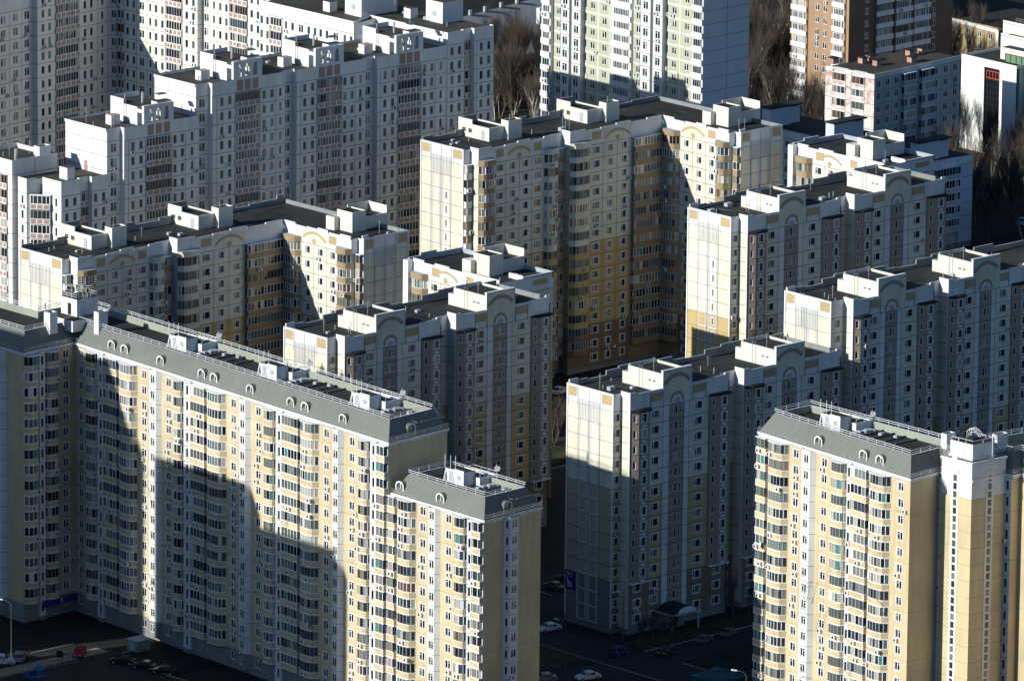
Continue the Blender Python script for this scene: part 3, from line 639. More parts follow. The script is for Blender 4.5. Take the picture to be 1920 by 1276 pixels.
        for p, q in [((.6,9.2),(1.0,9.2)),((1.0,9.2),(.75,8.6)),((1.2,9.2),(1.2,8.6)),((1.25,8.9),(1.55,9.2)),((1.25,8.9),(1.6,8.6)),((1.8,9.2),(2.15,9.2)),((2.15,9.2),(2.15,8.95)),((2.15,8.95),(1.8,8.6)),((1.8,8.6),(2.2,8.6))]: st(p, q, .055)
        b.part('lettering', sb, parent=so_)
    return b, fc

# ---- corner block with curved loggias, L-shaped
def l_block(name, label, X0, Y0, X1, YW, H, nf, group=None, D=12.6, slit=True, only_wing=False):
    """long wing along x from X0 to X1 (wall y=Y0), short wing along y from Y0 down to YW (wall x=X1)"""
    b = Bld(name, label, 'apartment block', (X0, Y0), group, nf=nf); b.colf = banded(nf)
    zt = b.zb+nf*b.fh; zr = H-.75; yf = Y0-2.4
    facade(b, (X0,Y0), (X0+1.7,Y0), [(1.7,'LF',0,'white')], attic=H-.1)
    facade(b, (X0+1.7,Y0), (X0+1.7,yf), [(2.4,'X',0,'main')], attic=H+.4)
    x = X0+1.7
    c1 = [(4.3,'BC',0,lambda k: 'ochretan'),(3.2,'W',0,'main'),(3.7,'Wl',0,'main'),(3.5,'Wl',0,'main'),(3.2,'W',0,'main'),(3.6,'BC',0,'main')]
    L1 = 20.8
    F1, e1 = facade(b, (x,yf), (x+L1,yf), c1, attic=H-.3); x += L1
    facade(b, (x,Y0), (x+3.5,Y0), [(3.5,'BX',0,lambda k: 'ochretan')], attic=H-.1); x += 3.5
    facade(b, (x,Y0), (x,yf), [(2.4,'X',0,'main')], attic=H+.5)
    c2 = [(5.4,'BC',0,'main'),(3.6,'W',0,'main'),(3.8,'Wl',0,'main'),(3.9,'Wl',0,'main')]
    lw = X1-x
    F2, e2 = facade(b, (x,yf), (X1-.2,yf), c2+[(lw-16.9,'BX',0,lambda k: 'ochretan')], attic=H-.3)
    Lw = yf-YW
    F3, e3 = facade(b, (X1,yf), (X1,YW+1.6), [(5.0,'BC',0,lambda k: 'ochretan'),(3.6,'Wl',0,'main'),(3.8,'Wl',0,'main'),(3.3,'Wl',0,'main'),(Lw-17.3,'BC',0,lambda k: 'ochretan')], attic=H-.3)
    facade(b, (X1+1.6,YW+1.6), (X1+1.6,YW), [(1.6,'LF',0,lambda k: 'ochretan')], attic=H-.1)
    facade(b, (X1,YW+1.6), (X1+1.6,YW+1.6), [(1.6,'X',0,'main')], attic=H-.1)
    # end wall of the short wing, in shade
    Dw = 13.0
    Fe = end_wall(b, (X1+1.6,YW), (X1+Dw,YW), H, nf, lambda k: 'cream' if k >= 9 else ('yellow' if k >= 3 else 'brown'), False, False)
    end_wall(b, (X0,Y0+D), (X0,Y0), H, nf, b.colf, slit)
    # arches and tan plates on the attic
    def deco(F, e, i0, i1, tl, tr):
        a0, a1 = e[i0][0]+.3, e[i1][1]-.3; cc = (a0+a1)/2; n = Vector((F.n[0], F.n[1], 0)); w = a1-a0; R = w*.72; cz = H-.55-R; th = math.asin(min(.98, (w/2)/R))
        mb = MB(); fq(mb, F, e[i0][0]+.05, e[i1][1]-.05, zt-.3, H-.32, .012, 'cream'); b.part('arch_panel', mb); mb = MB()
        mb.disc(F.pt(cc,.014,cz), n, R, 'tan', .03, 18, (math.pi/2-th, math.pi/2+th), R-.5); b.part('arch', mb); mb = MB(); mb.disc(F.pt(cc,.014,zt+.7), n, .55, 'tan', .04, 14); b.part('disc_ornament', mb)
        for a, c in ((tl, -1), (tr, 1)):
            if a is not None: mb = MB(); tanplate(mb, F, e[a][0]+.5, e[a][1]-.6, zt+1.0, H-.5, 0); b.part('tan_panel', mb)
    deco(F1, e1, 2, 3, 1, 4); deco(F2, e2, 2, 3, 1, None); deco(F3, e3, 1, 2, None, 3)
    for F, L in ((F1, L1), (F2, F2.L), (F3, F3.L)):
        n = 6; cuts = []; rnd = random.Random(int(L*10))
        for i in range(n): cuts.append((L*i/n, L*(i+1)/n-(.25 if i % 2 else 0), [.35,.0,.15,.45,.1,.4][i]))
        jag_parapet(b, F, cuts, H-.31, H, 0)
    core = [(X0+.4,Y0+.4),(X0+2.1,Y0+.4),(X0+2.1,yf+.4),(X0+22.2,yf+.4),(X0+22.2,Y0+.4),(X0+26.4,Y0+.4),(X0+26.4,yf+.4),(X1+.4,yf+.4),(X1+.4,YW+2.0),(X1+2.0,YW+2.0),(X1+2.0,YW+.4),(X1+Dw-.02,YW+.4),(X1+Dw-.02,Y0+D),(X0+.4,Y0+D)]
    b.core(core, -1, zr, 'cream', 'roof')
    mb = MB()
    mb.box(X0+.01, X0+.3, Y0+.02, Y0+D-.02, H-1, H+.02, 'white', 'cap'); mb.box(X1+1.62, X1+Dw-.3, YW+.02, YW+.3, H-1, H+.02, 'white', 'cap')
    mb.box(X1+Dw-.3, X1+Dw, YW+.02, Y0+D-.3, H-1, H+.02, 'backwall', 'cap')
    q = X0+.31; i = 0; zz = [(2.6,.5),(6,.15),(5,.6),(4,-.1),(7,.2),(3,.9),(6,.3),(5,.8)]
    while q < X1+Dw-1:
        w_, dz = zz[i % 8]; q2 = min(q+w_, X1+Dw-.3); mb.box(q+.003, q2, Y0+D-.3, Y0+D-.01, H-1, H+dz, 'backwall', 'cap'); q = q2; i += 1
    mb.box(X1+1.7, X1+3.2, YW+.31, YW+.6, H-1, H+.5, 'white', 'cap')
    b.part('parapet', mb)
    # lift rooms: low room with window and door, tall shaft beside it
    def lift(x, y, flip=False):
        if not flip:
            penthouse(b, [(x,y),(x+4.5,y),(x+4.5,y+9),(x,y+9)], zr, zr+2.4)
            mb = MB(); mb.box(x, x+.25, y+5, y+9, zr+2.7, zr+3.6, 'penthouse'); mb.box(x+.25, x+4.5, y+8.75, y+9, zr+2.7, zr+3.6, 'backwall', 'cap'); b.part('parapet', mb)
            chimney_box(b, x+4.0, x+7.6, y-1.2, y+.9, zr, zr+3.6)
            mb = MB(); mb.tube((x+4.4,y-1.1,zr+3.6), (x+4.4,y-1.1,zr+5.2), .05, 'metal'); mb.box(x+4.6,x+5.5,y-.04,y-.02,zr+1.2,zr+1.9,'trim'); b.part('antenna', mb)
        else:
            penthouse(b, [(x,y),(x+9,y),(x+9,y+5.5),(x,y+5.5)], zr, zr+2.2, door=False, win=False)
            mb = MB(); mb.box(x+8.8, x+9, y, y+5.5, zr+2.5, zr+3.9, 'penthouse'); mb.box(x+3.6, x+8.8, y+5.3, y+5.5, zr+2.5, zr+3.9, 'penthouse', 'cap'); b.part('parapet', mb)
            chimney_box(b, x-.6, x+2.9, y-.8, y+3.6, zr, zr+3.7)
            mb = MB(); mb.box(x-1.8, x-.62, y+3.0, y+5.4, zr, zr+2.6, 'penthouse', 'cap'); mb.box(x-1.83, x-1.8, y+3.6, y+4.6, zr+1.2, zr+2.0, 'trim'); b.part('penthouse', mb)
    lift(X0+11, Y0+4.8); lift(X0+37.3, Y0+4.8); lift(X1+6.0, YW+8.3, True)
    roof_clutter(b, X0+2, X0+9, Y0+2, Y0+10, zr, 4, b.rnd); roof_clutter(b, X0+21, X0+34, Y0+1, Y0+10, zr, 5, b.rnd); roof_clutter(b, X1+3, X1+11, YW+2, YW+7, zr, 2, b.rnd)
    felt(b, X0+1, X0+10, Y0+1, Y0+11, zr, 8); felt(b, X0+19, X0+36, Y0+.5, Y0+11, zr, 14); felt(b, X0+46, X1+11, Y0-1, Y0+11, zr, 12); felt(b, X1+2.5, X1+12, YW+1, YW+6.5, zr, 6)
    return b
# ------------------------------------------------------------------ mansard-roofed blocks
def mansard(b, poly, ze, h=3.3, inset=1.9, front=None, roofz=None):
    n = len(poly); out = offset_poly(poly, -.25); base = offset_poly(poly, .0); rid = offset_poly(poly, inset); inn = offset_poly(poly, inset+.35); low = offset_poly(poly, inset+.6)
    zr = ze+h; zf = roofz or (zr-1.1)
    mb = MB(); ms = MB(); pp = MB(); rf = MB()
    for i in range(n):
        j = (i+1) % n
        mb.quad((*out[i],ze-.35),(*out[j],ze-.35),(*out[j],ze+.05),(*out[i],ze+.05),'white')
        mb.quad((*base[i],ze-.75),(*base[j],ze-.75),(*out[j],ze-.35),(*out[i],ze-.35),'white')
        ms.quad((*out[i],ze+.05),(*out[j],ze+.05),(*base[j],ze+.05),(*base[i],ze+.05),'roof')
        ms.quad((*base[i],ze+.05),(*base[j],ze+.05),(*rid[j],zr),(*rid[i],zr),'mansard')
        pp.quad((*rid[i],zr),(*rid[j],zr),(*inn[j],zr),(*inn[i],zr),'lilac')
        pp.quad((*inn[i],zr),(*inn[j],zr),(*low[j],zf),(*low[i],zf),'parapetgreen')
    b.part('cornice', mb); b.part('mansard_roof', ms); b.part('parapet', pp)
    rf.poly([(*p,zf) for p in low],'roof')
    b.part('roof', rf)
    rl = MB(); railing(rl, offset_poly(poly, inset-.02), zr, .75, (1.0,.55), 2.2, .045, closed=True); b.part('roof_railing', rl)
    rl = MB(); railing(rl, offset_poly(poly, -.18), ze+.05, .75, (1.0,.6,.3), 2.0, .035, 'metal', closed=True); b.part('eave_railing', rl)
    c = MB(); c.prism(offset_poly(poly, .4), -1, ze+.02, 'brick', 'roof'); c2 = MB(); c2.prism(offset_poly(poly, inset), ze, zf-.05, 'roof'); CORES.append(c2); CORES.append(c); b.part('wall', c)
def dormer(b, F, a, ze, h=3.3, inset=1.9):
    mb = MB(); w = 1.05; hh = 1.05; o = -.30; dep = lambda z: -(z-ze)/h*inset
    def ring(r, ho): return [(-r, 0)]+[(r*-math.cos(math.pi*k/8), ho+r*.8*math.sin(math.pi*k/8)) for k in range(9)]+[(r, 0)]
    po = ring(w, hh); pi = ring(w-.24, hh-.06); z0 = ze+.35
    P = lambda p, q: F.pt(a+p[0], q, z0+p[1])
    for k in range(len(po)-1):
        mb.quad(P(po[k],o), P(po[k+1],o), P(pi[k+1],o), P(pi[k],o), 'white')
        d0, d1 = min(o-.25, dep(z0+po[k][1])-.02), min(o-.25, dep(z0+po[k+1][1])-.02)
        mb.quad(P(po[k],o), P(po[k],d0), P(po[k+1],d1), P(po[k+1],o), 'mansard')
        mb.quad(P(pi[k],o), P(pi[k],o-.3), P(pi[k+1],o-.3), P(pi[k+1],o), 'white')
    mb.poly([P(p, o-.28) for p in pi], 'glass3')
    d = b.part('dormer', mb)
    wb = MB(); wb.obox(F.P, F.t, a-.06, a+.06, o-.27, o-.2, z0, z0+1.6, 'trim'); b.part('window_frame', wb, parent=d)


def bcols(spec):
    out = []
    for w, k in spec:
        bk = lambda k: 'brick' if k else 'basegrey'
        out.append({'w': (w,'w',0,bk), 'X': (w,'X',0,bk), 'C': (w,'BC',0,bk), 'S': (w,'n',.65,'white'), 'F': (w,'LF',.15,bk), 'V': (w,'VB',0,lambda k: 'white' if k else 'basegrey')}[k])
    return out
def equip(b, x, y, z, tilt=0):
    """lift housing group on the flat roof; x,y = near-right corner of the tall box"""
    mb = MB(); mb.box(x, x+2.6, y, y+2.5, z-.2, z+2.3, 'white', 'roof'); mb.box(x+.35, x+2.6, y+2.51, y+5.0, z-.2, z+2.2, 'white', 'roof')
    for q in ((x, x+.2, y, y+2.5), (x+2.4, x+2.6, y, y+2.5)): mb.box(*q, z+2.3, z+2.5, 'white')
    p = b.part('penthouse', mb)
    d = MB(); d.box(x+.31, x+.35, y+3.1, y+4.0, z, z+1.9, 'greypanel'); b.part('door', d, parent=p)
    for yy in (2.7, 4.8): v = MB(); v.tube((x-.1, y+yy, z), (x+.3, y+yy, z+1.6), .17, 'white', 6); b.part('vent_pipe', v, parent=p)
    w = MB(); w.box(x+2.3, x+6.4, y-1.5, y-1.2, z-.2, z+1.25, 'white', 'cap'); w.box(x+2.3, x+2.6, y-1.2, y-.01, z-.2, z+1.25, 'white', 'cap'); w.box(x+6.1, x+6.4, y-1.2, y+4.6, z-.2, z+1.25, 'white', 'cap'); w.box(x+2.61, x+6.1, y+4.3, y+4.6, z-.2, z+1.25, 'roof', 'lilac')
    w.box(x+2.6, x+6.1, y-1.2, y+4.3, z-.1, z+.35, 'roof'); b.part('parapet', w)
    for q in ((x+.2, y+4.9), (x+.3, y+3.6), (x+.5, y+2.6)): a = MB(); a.tube((*q, z+2.2), (*q, z+4.6), .045, 'rail'); b.part('antenna', a)
    a = MB(); railing(a, [(x+2.5,y-1.3),(x+6.3,y-1.3),(x+6.3,y+4.5),(x+2.5,y+4.5)], z+1.2, .6, (1.0,), 1.5, .04, 'rail'); b.part('roof_railing', a)
    a = MB(); a.disc((x-.02, y+1.2, z+1.2), (-1,0,0), .45, 'greypanel', .06, 12); b.part('fan', a, parent=p)
    a = MB(); a.tube((x+6.2,y-1.4,z+1.2),(x+6.2,y-1.4,z+3.0),.08,'metal'); a.disc((x+6.25,y-1.5,z+2.3),(-.5,-1,.3),.5,'dish',.05,12); b.part('satellite_dish', a)
    for q in range(5): k = MB(); k.box(x+.3+.9*q, x+.9+.9*q, y-3.4-.2*q, y-2.6, z-.1, z+.35+.1*(q % 2), 'greypanel'); b.part('vent_shaft', k)
    k = MB(); k.box(x+.2, x+.5, y-12, y-2, z-.05, z+.12, 'joint'); b.part('roof_pipe', k)
    for q in range(4): k = MB(); k.box(x+.9, x+6.2, y-4.5-2.6*q, y-4.2-2.6*q, z-.05, z+.14, 'joint'); b.part('roof_pipe', k)
    for q in range(3): k = MB(); yy = y-3.6-2.9*q; k.box(x+2.2+q*.7, x+3.0+q*.7, yy-.4, yy+.3, z-.05, z+.5, 'greypanel'); b.part('vent_shaft', k)
def hanging_cables(b, F, n, z0, z1, seed):
    rnd = random.Random(seed)
    for _ in range(n):
        mb = MB(); a = rnd.uniform(4, F.L-4); z = rnd.uniform(z0, z1); da = rnd.choice([-1,1])*rnd.uniform(.8, 3.0); dz = rnd.uniform(1.5, 5); prev = F.pt(a, 1.35, z)
        for i in range(1, 6): q = i/5; p = F.pt(a+da*q, 1.35-.3*math.sin(q*3), z-dz*q*q); mb.tube(prev, p, .035, 'joint', 3); prev = p
        b.part('cable', mb)

# ================================================================== front long block
b = Bld('apartment_block', 'long sand brick block with grey mansard roof at left front, its right end lower', 'apartment block', (-62, 0), 'brick blocks with mansard roofs', nf=17, zb=.7); BA = b
b.colf = lambda k: 'brick' if k else 'basegrey'; ZE = 49.0
up = [(4.0,'w'),(3.8,'C'),(1.6,'S'),(4.4,'F'),(5.0,'C'),(3.7,'w'),(3.3,'V'),(4.0,'w'),(3.2,'C'),(1.9,'S'),(4.4,'F'),(5.2,'C'),(3.9,'w'),(3.0,'V'),(4.1,'w'),(3.7,'C'),(1.7,'S'),(4.8,'F'),(4.8,'C'),(4.0,'w'),(2.8,'V'),(4.4,'w'),(3.6,'C'),(1.6,'S'),(2.6,'F')]
FB, eb = facade(b, (-61.9,73), (-67.1,-16.4), bcols(up), attic=ZE-.3, vj=False)
facade(b, (-73.9,72.3), (-61.9,73), bcols([(3.2,'C'),(1.3,'S'),(3.6,'C'),(3.9,'w')]), attic=ZE-.3, vj=False)
FB2, _ = facade(b, (-73.3,150), (-73.9,72.3), bcols([(50,'X'),(4.0,'w'),(4.0,'C'),(4.0,'w'),(4.0,'w'),(3.4,'V'),(4.6,'X')]), attic=ZE-.3, vj=False, scale=True)
facade(b, (-67.1,-16.4), (-53,-15.4), [(14,'X',0,'brick')], attic=ZE-.3, vj=False)
mansard(b, [(-73.3,150),(-73.9,72.3),(-61.9,73),(-67.1,-16.4),(-53,-15.4),(-47.9,86),(-59,86),(-59,150)], ZE)
for a in (10.6,14.4,24.9,36.8,40.3,50.6,62,66.0,76.5): dormer(b, FB, a, ZE)
dormer(b, FB2, 78-17.5, ZE); dormer(b, Fac((-67.1,-16.4),(-53,-15.4)), 5.8, ZE)
equip(b, -57.9, 47.2, 51.3); equip(b, -59.3, 21.5, 51.3); equip(b, -60.8, -4.3, 51.3)
mb = MB(); mb.box(-60.4,-55.6,74.0,78.4,51,56.1,'white','roof'); mb.box(-63,-55,72.0,80,51,53.0,'white','roof'); p = b.part('penthouse', mb)
d = MB(); d.box(-60.46,-60.4,75.6,76.5,53.1,55.2,'dark'); b.part('door', d, parent=p)
d = MB(); ladder(d, Fac((-60.4,74.0),(-55.6,74.0)), 1.6, .15, 53, 56.8); b.part('ladder', d, parent=p)
d = MB(); railing(d, [(-60.3,78.3),(-60.3,74.1),(-55.7,74.1),(-55.7,78.3)], 56.1, .8, (1.0,.5), 1.4, .04, 'rail')
rnd = random.Random(5)
for q in range(9):
    x, y = rnd.uniform(-60,-56), rnd.uniform(74.3,78); d.tube((x,y,56.1),(x,y,56.1+rnd.uniform(.8,2.0)),.07,'metal'); d.box(x-.15,x+.15,y-.1,y+.1,57,57.7,'dark' if q % 2 else 'metal')
    d.tube((x-1,y+.6,57.3+.1*q),(x+1,y-.6,57.3+.1*q),.04,'rail')
b.part('antenna', d)
chimney_box(b, -61.0,-58.9,67.3,68.6,51.2,54.9,'white'); chimney_box(b, -67.0,-65.3,73.4,75.0,51.2,54.6,'white')
# the lower end section of the same block
b2 = b; zb_, nf_ = b.zb, 14; ZL = 40.3
b.nf = 14
FL, el_ = facade(b, (-66.6,-16.4), (-66.9,-40.2), [(w, k, o, c) for (w, k, o, c) in bcols([(2.2,'F'),(4.8,'C'),(3.4,'w'),(3.1,'V'),(4.1,'w'),(3.6,'C'),(1.2,'S'),(2.6,'F')])], attic=ZL-.3, vj=False)
FE, _ = facade(b, (-66.9,-40.2), (-53.6,-39.6), bcols([(4.7,'X'),(3.4,'V'),(5.6,'X')]), attic=ZL-.3, vj=False)
mansard(b, [(-66.6,-16.9),(-66.9,-40.2),(-53.6,-39.6),(-53.5,-16.9)], ZL)
for a in (1.9, 12.2): dormer(b, FL, a, ZL)
dormer(b, FE, 5.8, ZL); equip(b, -60.5, -27.9, 42.6)
hanging_cables(BA, FB, 26, 8, 46, 4)
# shop front at the foot of the inner corner
mb = MB(); fw_ = Fac((-73.9,72.3),(-61.9,73)); mb.obox(fw_.P, fw_.t, 3.6, 11.6, 1.0, 1.15, 2.3, 3.5, 'signblue'); sg = b.part('shop_sign', mb, 'blue shop sign band over the ground floor')
t = MB()
for p, q in [((7.6,3.3),(8.1,3.3)),((7.6,3.3),(7.6,2.97)),((7.6,2.97),(8.05,2.92)),((8.05,2.92),(8.05,2.6)),((8.05,2.6),(7.6,2.55)),((8.5,2.6),(8.6,2.6))]: t.tube(fw_.pt(p[0],1.18,p[1]), fw_.pt(q[0],1.18,q[1]), .06, 'signtext')
b.part('lettering', t, parent=sg)
# ================================================================== right front block
b = Bld('apartment_block', 'sand brick block with grey mansard roof and stair tower at right front', 'apartment block', (-14, -60), 'brick blocks with mansard roofs', nf=17, zb=.7)
b.colf = lambda k: 'brick' if k else 'basegrey'
FR, er = facade(b, (-14.28,-51.4), (-17.2,-90.2), bcols([(2.7,'F'),(5.2,'C'),(3.6,'w'),(3.6,'V'),(4.3,'w'),(4.6,'C'),(1.0,'S'),(4.5,'F'),(5.4,'C'),(4.9,'w')]), attic=ZE-.3, vj=False)
facade(b, (-17.2,-90.2), (-10.0,-89.8), [(7.4,'X',0,'brick')], attic=ZE-.3, vj=False)
facade(b, (-10.0,-89.8), (-10.1,-91.6), [(1.8,'n',0,'white')], attic=ZE-.3, vj=False)
poly = [(-14.28,-51.2),(-17.2,-90.2),(-10.0,-89.8),(-9.9,-97.4),(-2.4,-97.9),(-2.3,-99.4),(-.3,-99.3),(-.6,-130),(14,-130),(14,-88),(-1.6,-86),(-2.0,-50.8)]
mansard(b, poly, ZE)
facade(b, (-2.7,-97.5), (-2.6,-99.3), [(1.8,'n',0,'white')], attic=ZE-.3, vj=False); facade(b, (-2.6,-99.3), (-.6,-99.2), [(2,'X',0,'brick')], attic=ZE-.3, vj=False)
facade(b, (-.6,-99.2), (-.9,-130), bcols([(4,'X'),(4,'w'),(5,'C'),(4,'w'),(4,'w')]), attic=ZE-.3, vj=False)
# stair tower with a strip of landing windows on each face
TW0, TW1, TW2 = (-10.6,-90.9), (-10.2,-97.5), (-2.7,-98.0)
def tower_face(P, Q, c, lit):
    F = Fac(P, Q); mb = MB(); fq(mb, F, 0, F.L, -1, 45.6, 0, 'brick'); fq(mb, F, 0, F.L, 45.6, 51.9, 0, 'white')
    for k in range(17): mb.obox(F.P, F.t, 0, F.L, .002, .01, .7+2.8*k, .74+2.8*k, 'joint')
    mb.obox(F.P, F.t, c-.85, c-.45, .004, .06, 1, 50, 'white'); mb.obox(F.P, F.t, c+.45, c+.85, .004, .06, 1, 50, 'white'); mb.obox(F.P, F.t, c-.3-.6, c+.9, .002, .11, 49.6, 50.0, 'white')
    mb.obox(F.P, F.t, c-.45, c+.45, .003, .03, 1, 50, 'trim')
    mb.obox(F.P, F.t, -.1, F.L+.1, .002, .25, 51.6, 52.0, 'white')
    p = [F.pt(c-.8,.14,0), F.pt(c+.8,.14,0)]; mb.poly([F.pt(c-.9,.27,51.9), F.pt(c+.9,.27,51.9), F.pt(c,.27,52.6)], 'white')
    b.part('wall', mb); k = 0; z = 2.0
    while z < 49:
        wb = MB(); wb.obox(F.P, F.t, c-.36, c+.36, .031, .05, z, z+1.08, random.choice(['glass2','glass3','glass3','glass4'])); b.part('window', wb); z += 1.4
    return F
tower_face(TW0, TW1, 3.0, True); FT = tower_face(TW1, TW2, 4.0, False)
mb = MB(); mb.prism([(-10.2,-90.9),(-9.8,-97.1),(-3.0,-97.6),(-3.0,-90)], 30, 51.5, 'brick', 'roof'); CORES.append(mb); b.part('wall', mb)
mb = MB(); mb.prism([(-9.2,-91.4),(-9.0,-96.4),(-4.4,-96.8),(-4.4,-91.4)], 51.8, 54.6, 'white', 'roof'); mb.prism([(-9.4,-91.2),(-9.2,-96.6),(-4.2,-97.0),(-4.2,-91.2)], 51.9, 52.3, 'white'); b.part('penthouse', mb)
mb = MB(); railing(mb, [(-9.0,-91.5),(-8.9,-96.3),(-4.5,-96.7),(-4.5,-91.5)], 54.6, .6, (1.0,), 1.5, .045, 'rail')
for q in range(3):
    x = -6.5+.5*q; pts = [(x,-92.5,54.7),(x,-92.6,55.9),(x,-93.4,56.5),(x,-94.6,56.1),(x,-95.4,55.4)]
    for p0, p1 in zip(pts, pts[1:]): mb.tube(p0, p1, .05, 'rail')
mb.tube((-6.5,-93.4,56.5),(-5.5,-93.4,56.5),.04,'rail'); mb.tube((-6.5,-94.6,56.1),(-5.5,-94.6,56.1),.04,'rail'); mb.box(-7,-5.5,-94.5,-93,54.6,55.0,'dark')
mb.tube((-10,-94,52),(-10,-94,55.6),.05,'rail'); mb.tube((-6,-98,52),(-6,-98,56),.06,'rail'); b.part('antenna', mb)
chimney_box(b, -8.0,-5.9,-89.3,-88.0,51.2,54.6,'white'); chimney_box(b, -1.4,1.2,-94.6,-93.4,51.2,54.4,'white')
for a in (14.8,26.4,30.6): dormer(b, FR, a, ZE)
equip(b, -10.2, -66.4, 51.3); hanging_cables(b, FR, 18, 8, 46, 9)
# ================================================================== cream panel blocks
bC, fcC = panel_block('apartment_block', 'cream panel block at centre front with a giraffe sign low on its end wall', (0,0), 43.3, 14, 53.2, first=1.7, group='cream panel blocks with brown bays', slit=False, sign=True)
bD, _ = panel_block('apartment_block', 'tall cream panel block at the right edge with a long ladder on its end wall', (53.6,.5), 51.7, 17, 72, first=3.1, group='cream panel blocks with brown bays', slit=False, ladder_=True, nmod=3)
bE2, _ = panel_block('apartment_block', 'cream panel block right of centre, its sunlit end wall carrying a column of slit windows', (104.5,79.2), 46.1, 15, 55.2, first=2.0, group='cream panel blocks with brown bays')
bC2, _ = panel_block('apartment_block', 'cream panel block just behind the right half of the long mansard roofed block', (-10.6,63.9), 43.3, 14, 52.0, first=2.0, group='cream panel blocks with brown bays', slit=False)
def back_wing(name, label, x0, x1, y0, y1, H, nf):
    b = Bld(name, label, 'apartment block', (x0,y1), 'short wings behind the panel blocks', nf=nf); b.colf = banded(nf)
    F, e = facade(b, (x0,y1-1.5), (x0,y0), [(4.2,'BC',0,lambda k: 'ochretan'),(3.4,'W',0,'main'),(3.6,'Wl',0,'main'),(3.6,'Wl',0,'main'),(3.2,'W',0,'main'),(y1-1.5-y0-18,'X',0,'main')], attic=H-.3)
    facade(b, (x0,y0), (x1,y0), [(2,'X',0,'white'),(2.2,'X',0,'white'),(x1-x0-4.2,'X',0,'main')], attic=H-.2)
    Fe = Fac((x0,y0),(x1,y0)); mb = MB(); L = Fe.L
    mb.obox(Fe.P, Fe.t, L-5.5, L-1.2, .005, .05, H-2.9, H-.6, 'white'); mb.obox(Fe.P, Fe.t, L-5.2, L-1.5, .05, .07, H-1.9, H-.9, 'tan')
    a0, a1 = e[1][0]+.2, e[2][1]; a0 += 2.5; cc = (a0+a1)/2; n = Vector((-1,0,0)); R = 5.2; cz = H-.55-R; th = .75; zt = b.zb+nf*b.fh
    mb.disc(F.pt(cc,.014,cz), n, R, 'tan', .03, 18, (math.pi/2-th, math.pi/2+th), R-.5); mb.disc(F.pt(cc,.014,zt+.7), n, .55, 'tan', .04, 14); tanplate(mb, F, 5.2, 7.4, zt+1.0, H-.5, 0); tanplate(mb, F, 14.8, 16.8, zt+1.0, H-.5, 0)
    b.part('wall', mb)
    zr = H-.75
    b.core([(x0+.4,y0+.4),(x1,y0+.4),(x1,y1),(x0+.4,y1)], -1, zr, 'cream', 'roof')
    mb = MB(); mb.box(x0-1.2,x0+.05,y1-1.4,y1,-1,H,'white','lilac'); mb.box(x0+.06,x1,y1-.3,y1,H-1,H+.2,'greypanel','lilac'); mb.box(x0+3,x0+7,y1-.32,y1-.02,H-1,H+.7,'greypanel','lilac'); mb.box(x1-.3,x1,y0,y1-.31,H-1,H+.05,'greypanel','lilac'); mb.box(x0+6,x1-.31,y0,y0+.3,H-.3,H+.02,'white','lilac')
    mb.box(x0+6,x0+6.4,y0+.31,y0+4,H-1,H+.2,'white','lilac'); b.part('parapet', mb)
    jag_parapet(b, F, [(0,3,.4),(3,6,0),(6,10,.4),(10,14,.1),(14,F.L,.35)], H-.31, H, 0)
    x, y = x0+4.2, y0+7.5
    penthouse(b, [(x,y),(x+9,y),(x+9,y+5.5),(x,y+5.5)], zr, zr+2.2, door=False, win=False)
    mb = MB(); mb.box(x+8.8,x+9,y,y+5.5,zr+2.5,zr+3.9,'penthouse'); mb.box(x+3.6,x+8.8,y+5.3,y+5.5,zr+2.5,zr+3.9,'penthouse','lilac'); b.part('parapet', mb)
    chimney_box(b, x-.6, x+2.9, y-.8, y+3.6, zr, zr+3.7)
    mb = MB(); mb.box(x-1.8,x-.62,y+3.0,y+5.4,zr,zr+2.6,'penthouse','lilac'); mb.box(x-1.83,x-1.8,y+3.6,y+4.6,zr+1.2,zr+2.0,'trim'); b.part('penthouse', mb)
    roof_clutter(b, x0+2, x1-2, y0+2, y0+5, zr, 3, b.rnd); felt(b, x0+1.5, x1-1, y0+1, y0+6.5, zr, 6); felt(b, x0+1.5, x1-1, y0+14, y1-1, zr, 7)
    return b
back_wing('apartment_block', 'short cream wing joining the back of the panel block left of centre', 42.6, 56.2, 76.6, 102, 43.3, 14)
back_wing('apartment_block', 'short cream wing joining the back of the panel block with slit windows', 159.6, 173.6, 93.6, 119.2, 46.1, 15)
bE = l_block('apartment_block', 'tallest L-shaped cream panel block, at top centre, with curved tan loggias in its inner corner', 97.2, 147, 148.4, 124, 48.9, 16, 'L-shaped panel blocks')
bD2 = l_block('apartment_block', 'L-shaped cream panel block at left, with curved tan loggias in its inner corner', -7.2, 143, 45.4, 119.6, 43.3, 14, 'L-shaped panel blocks')
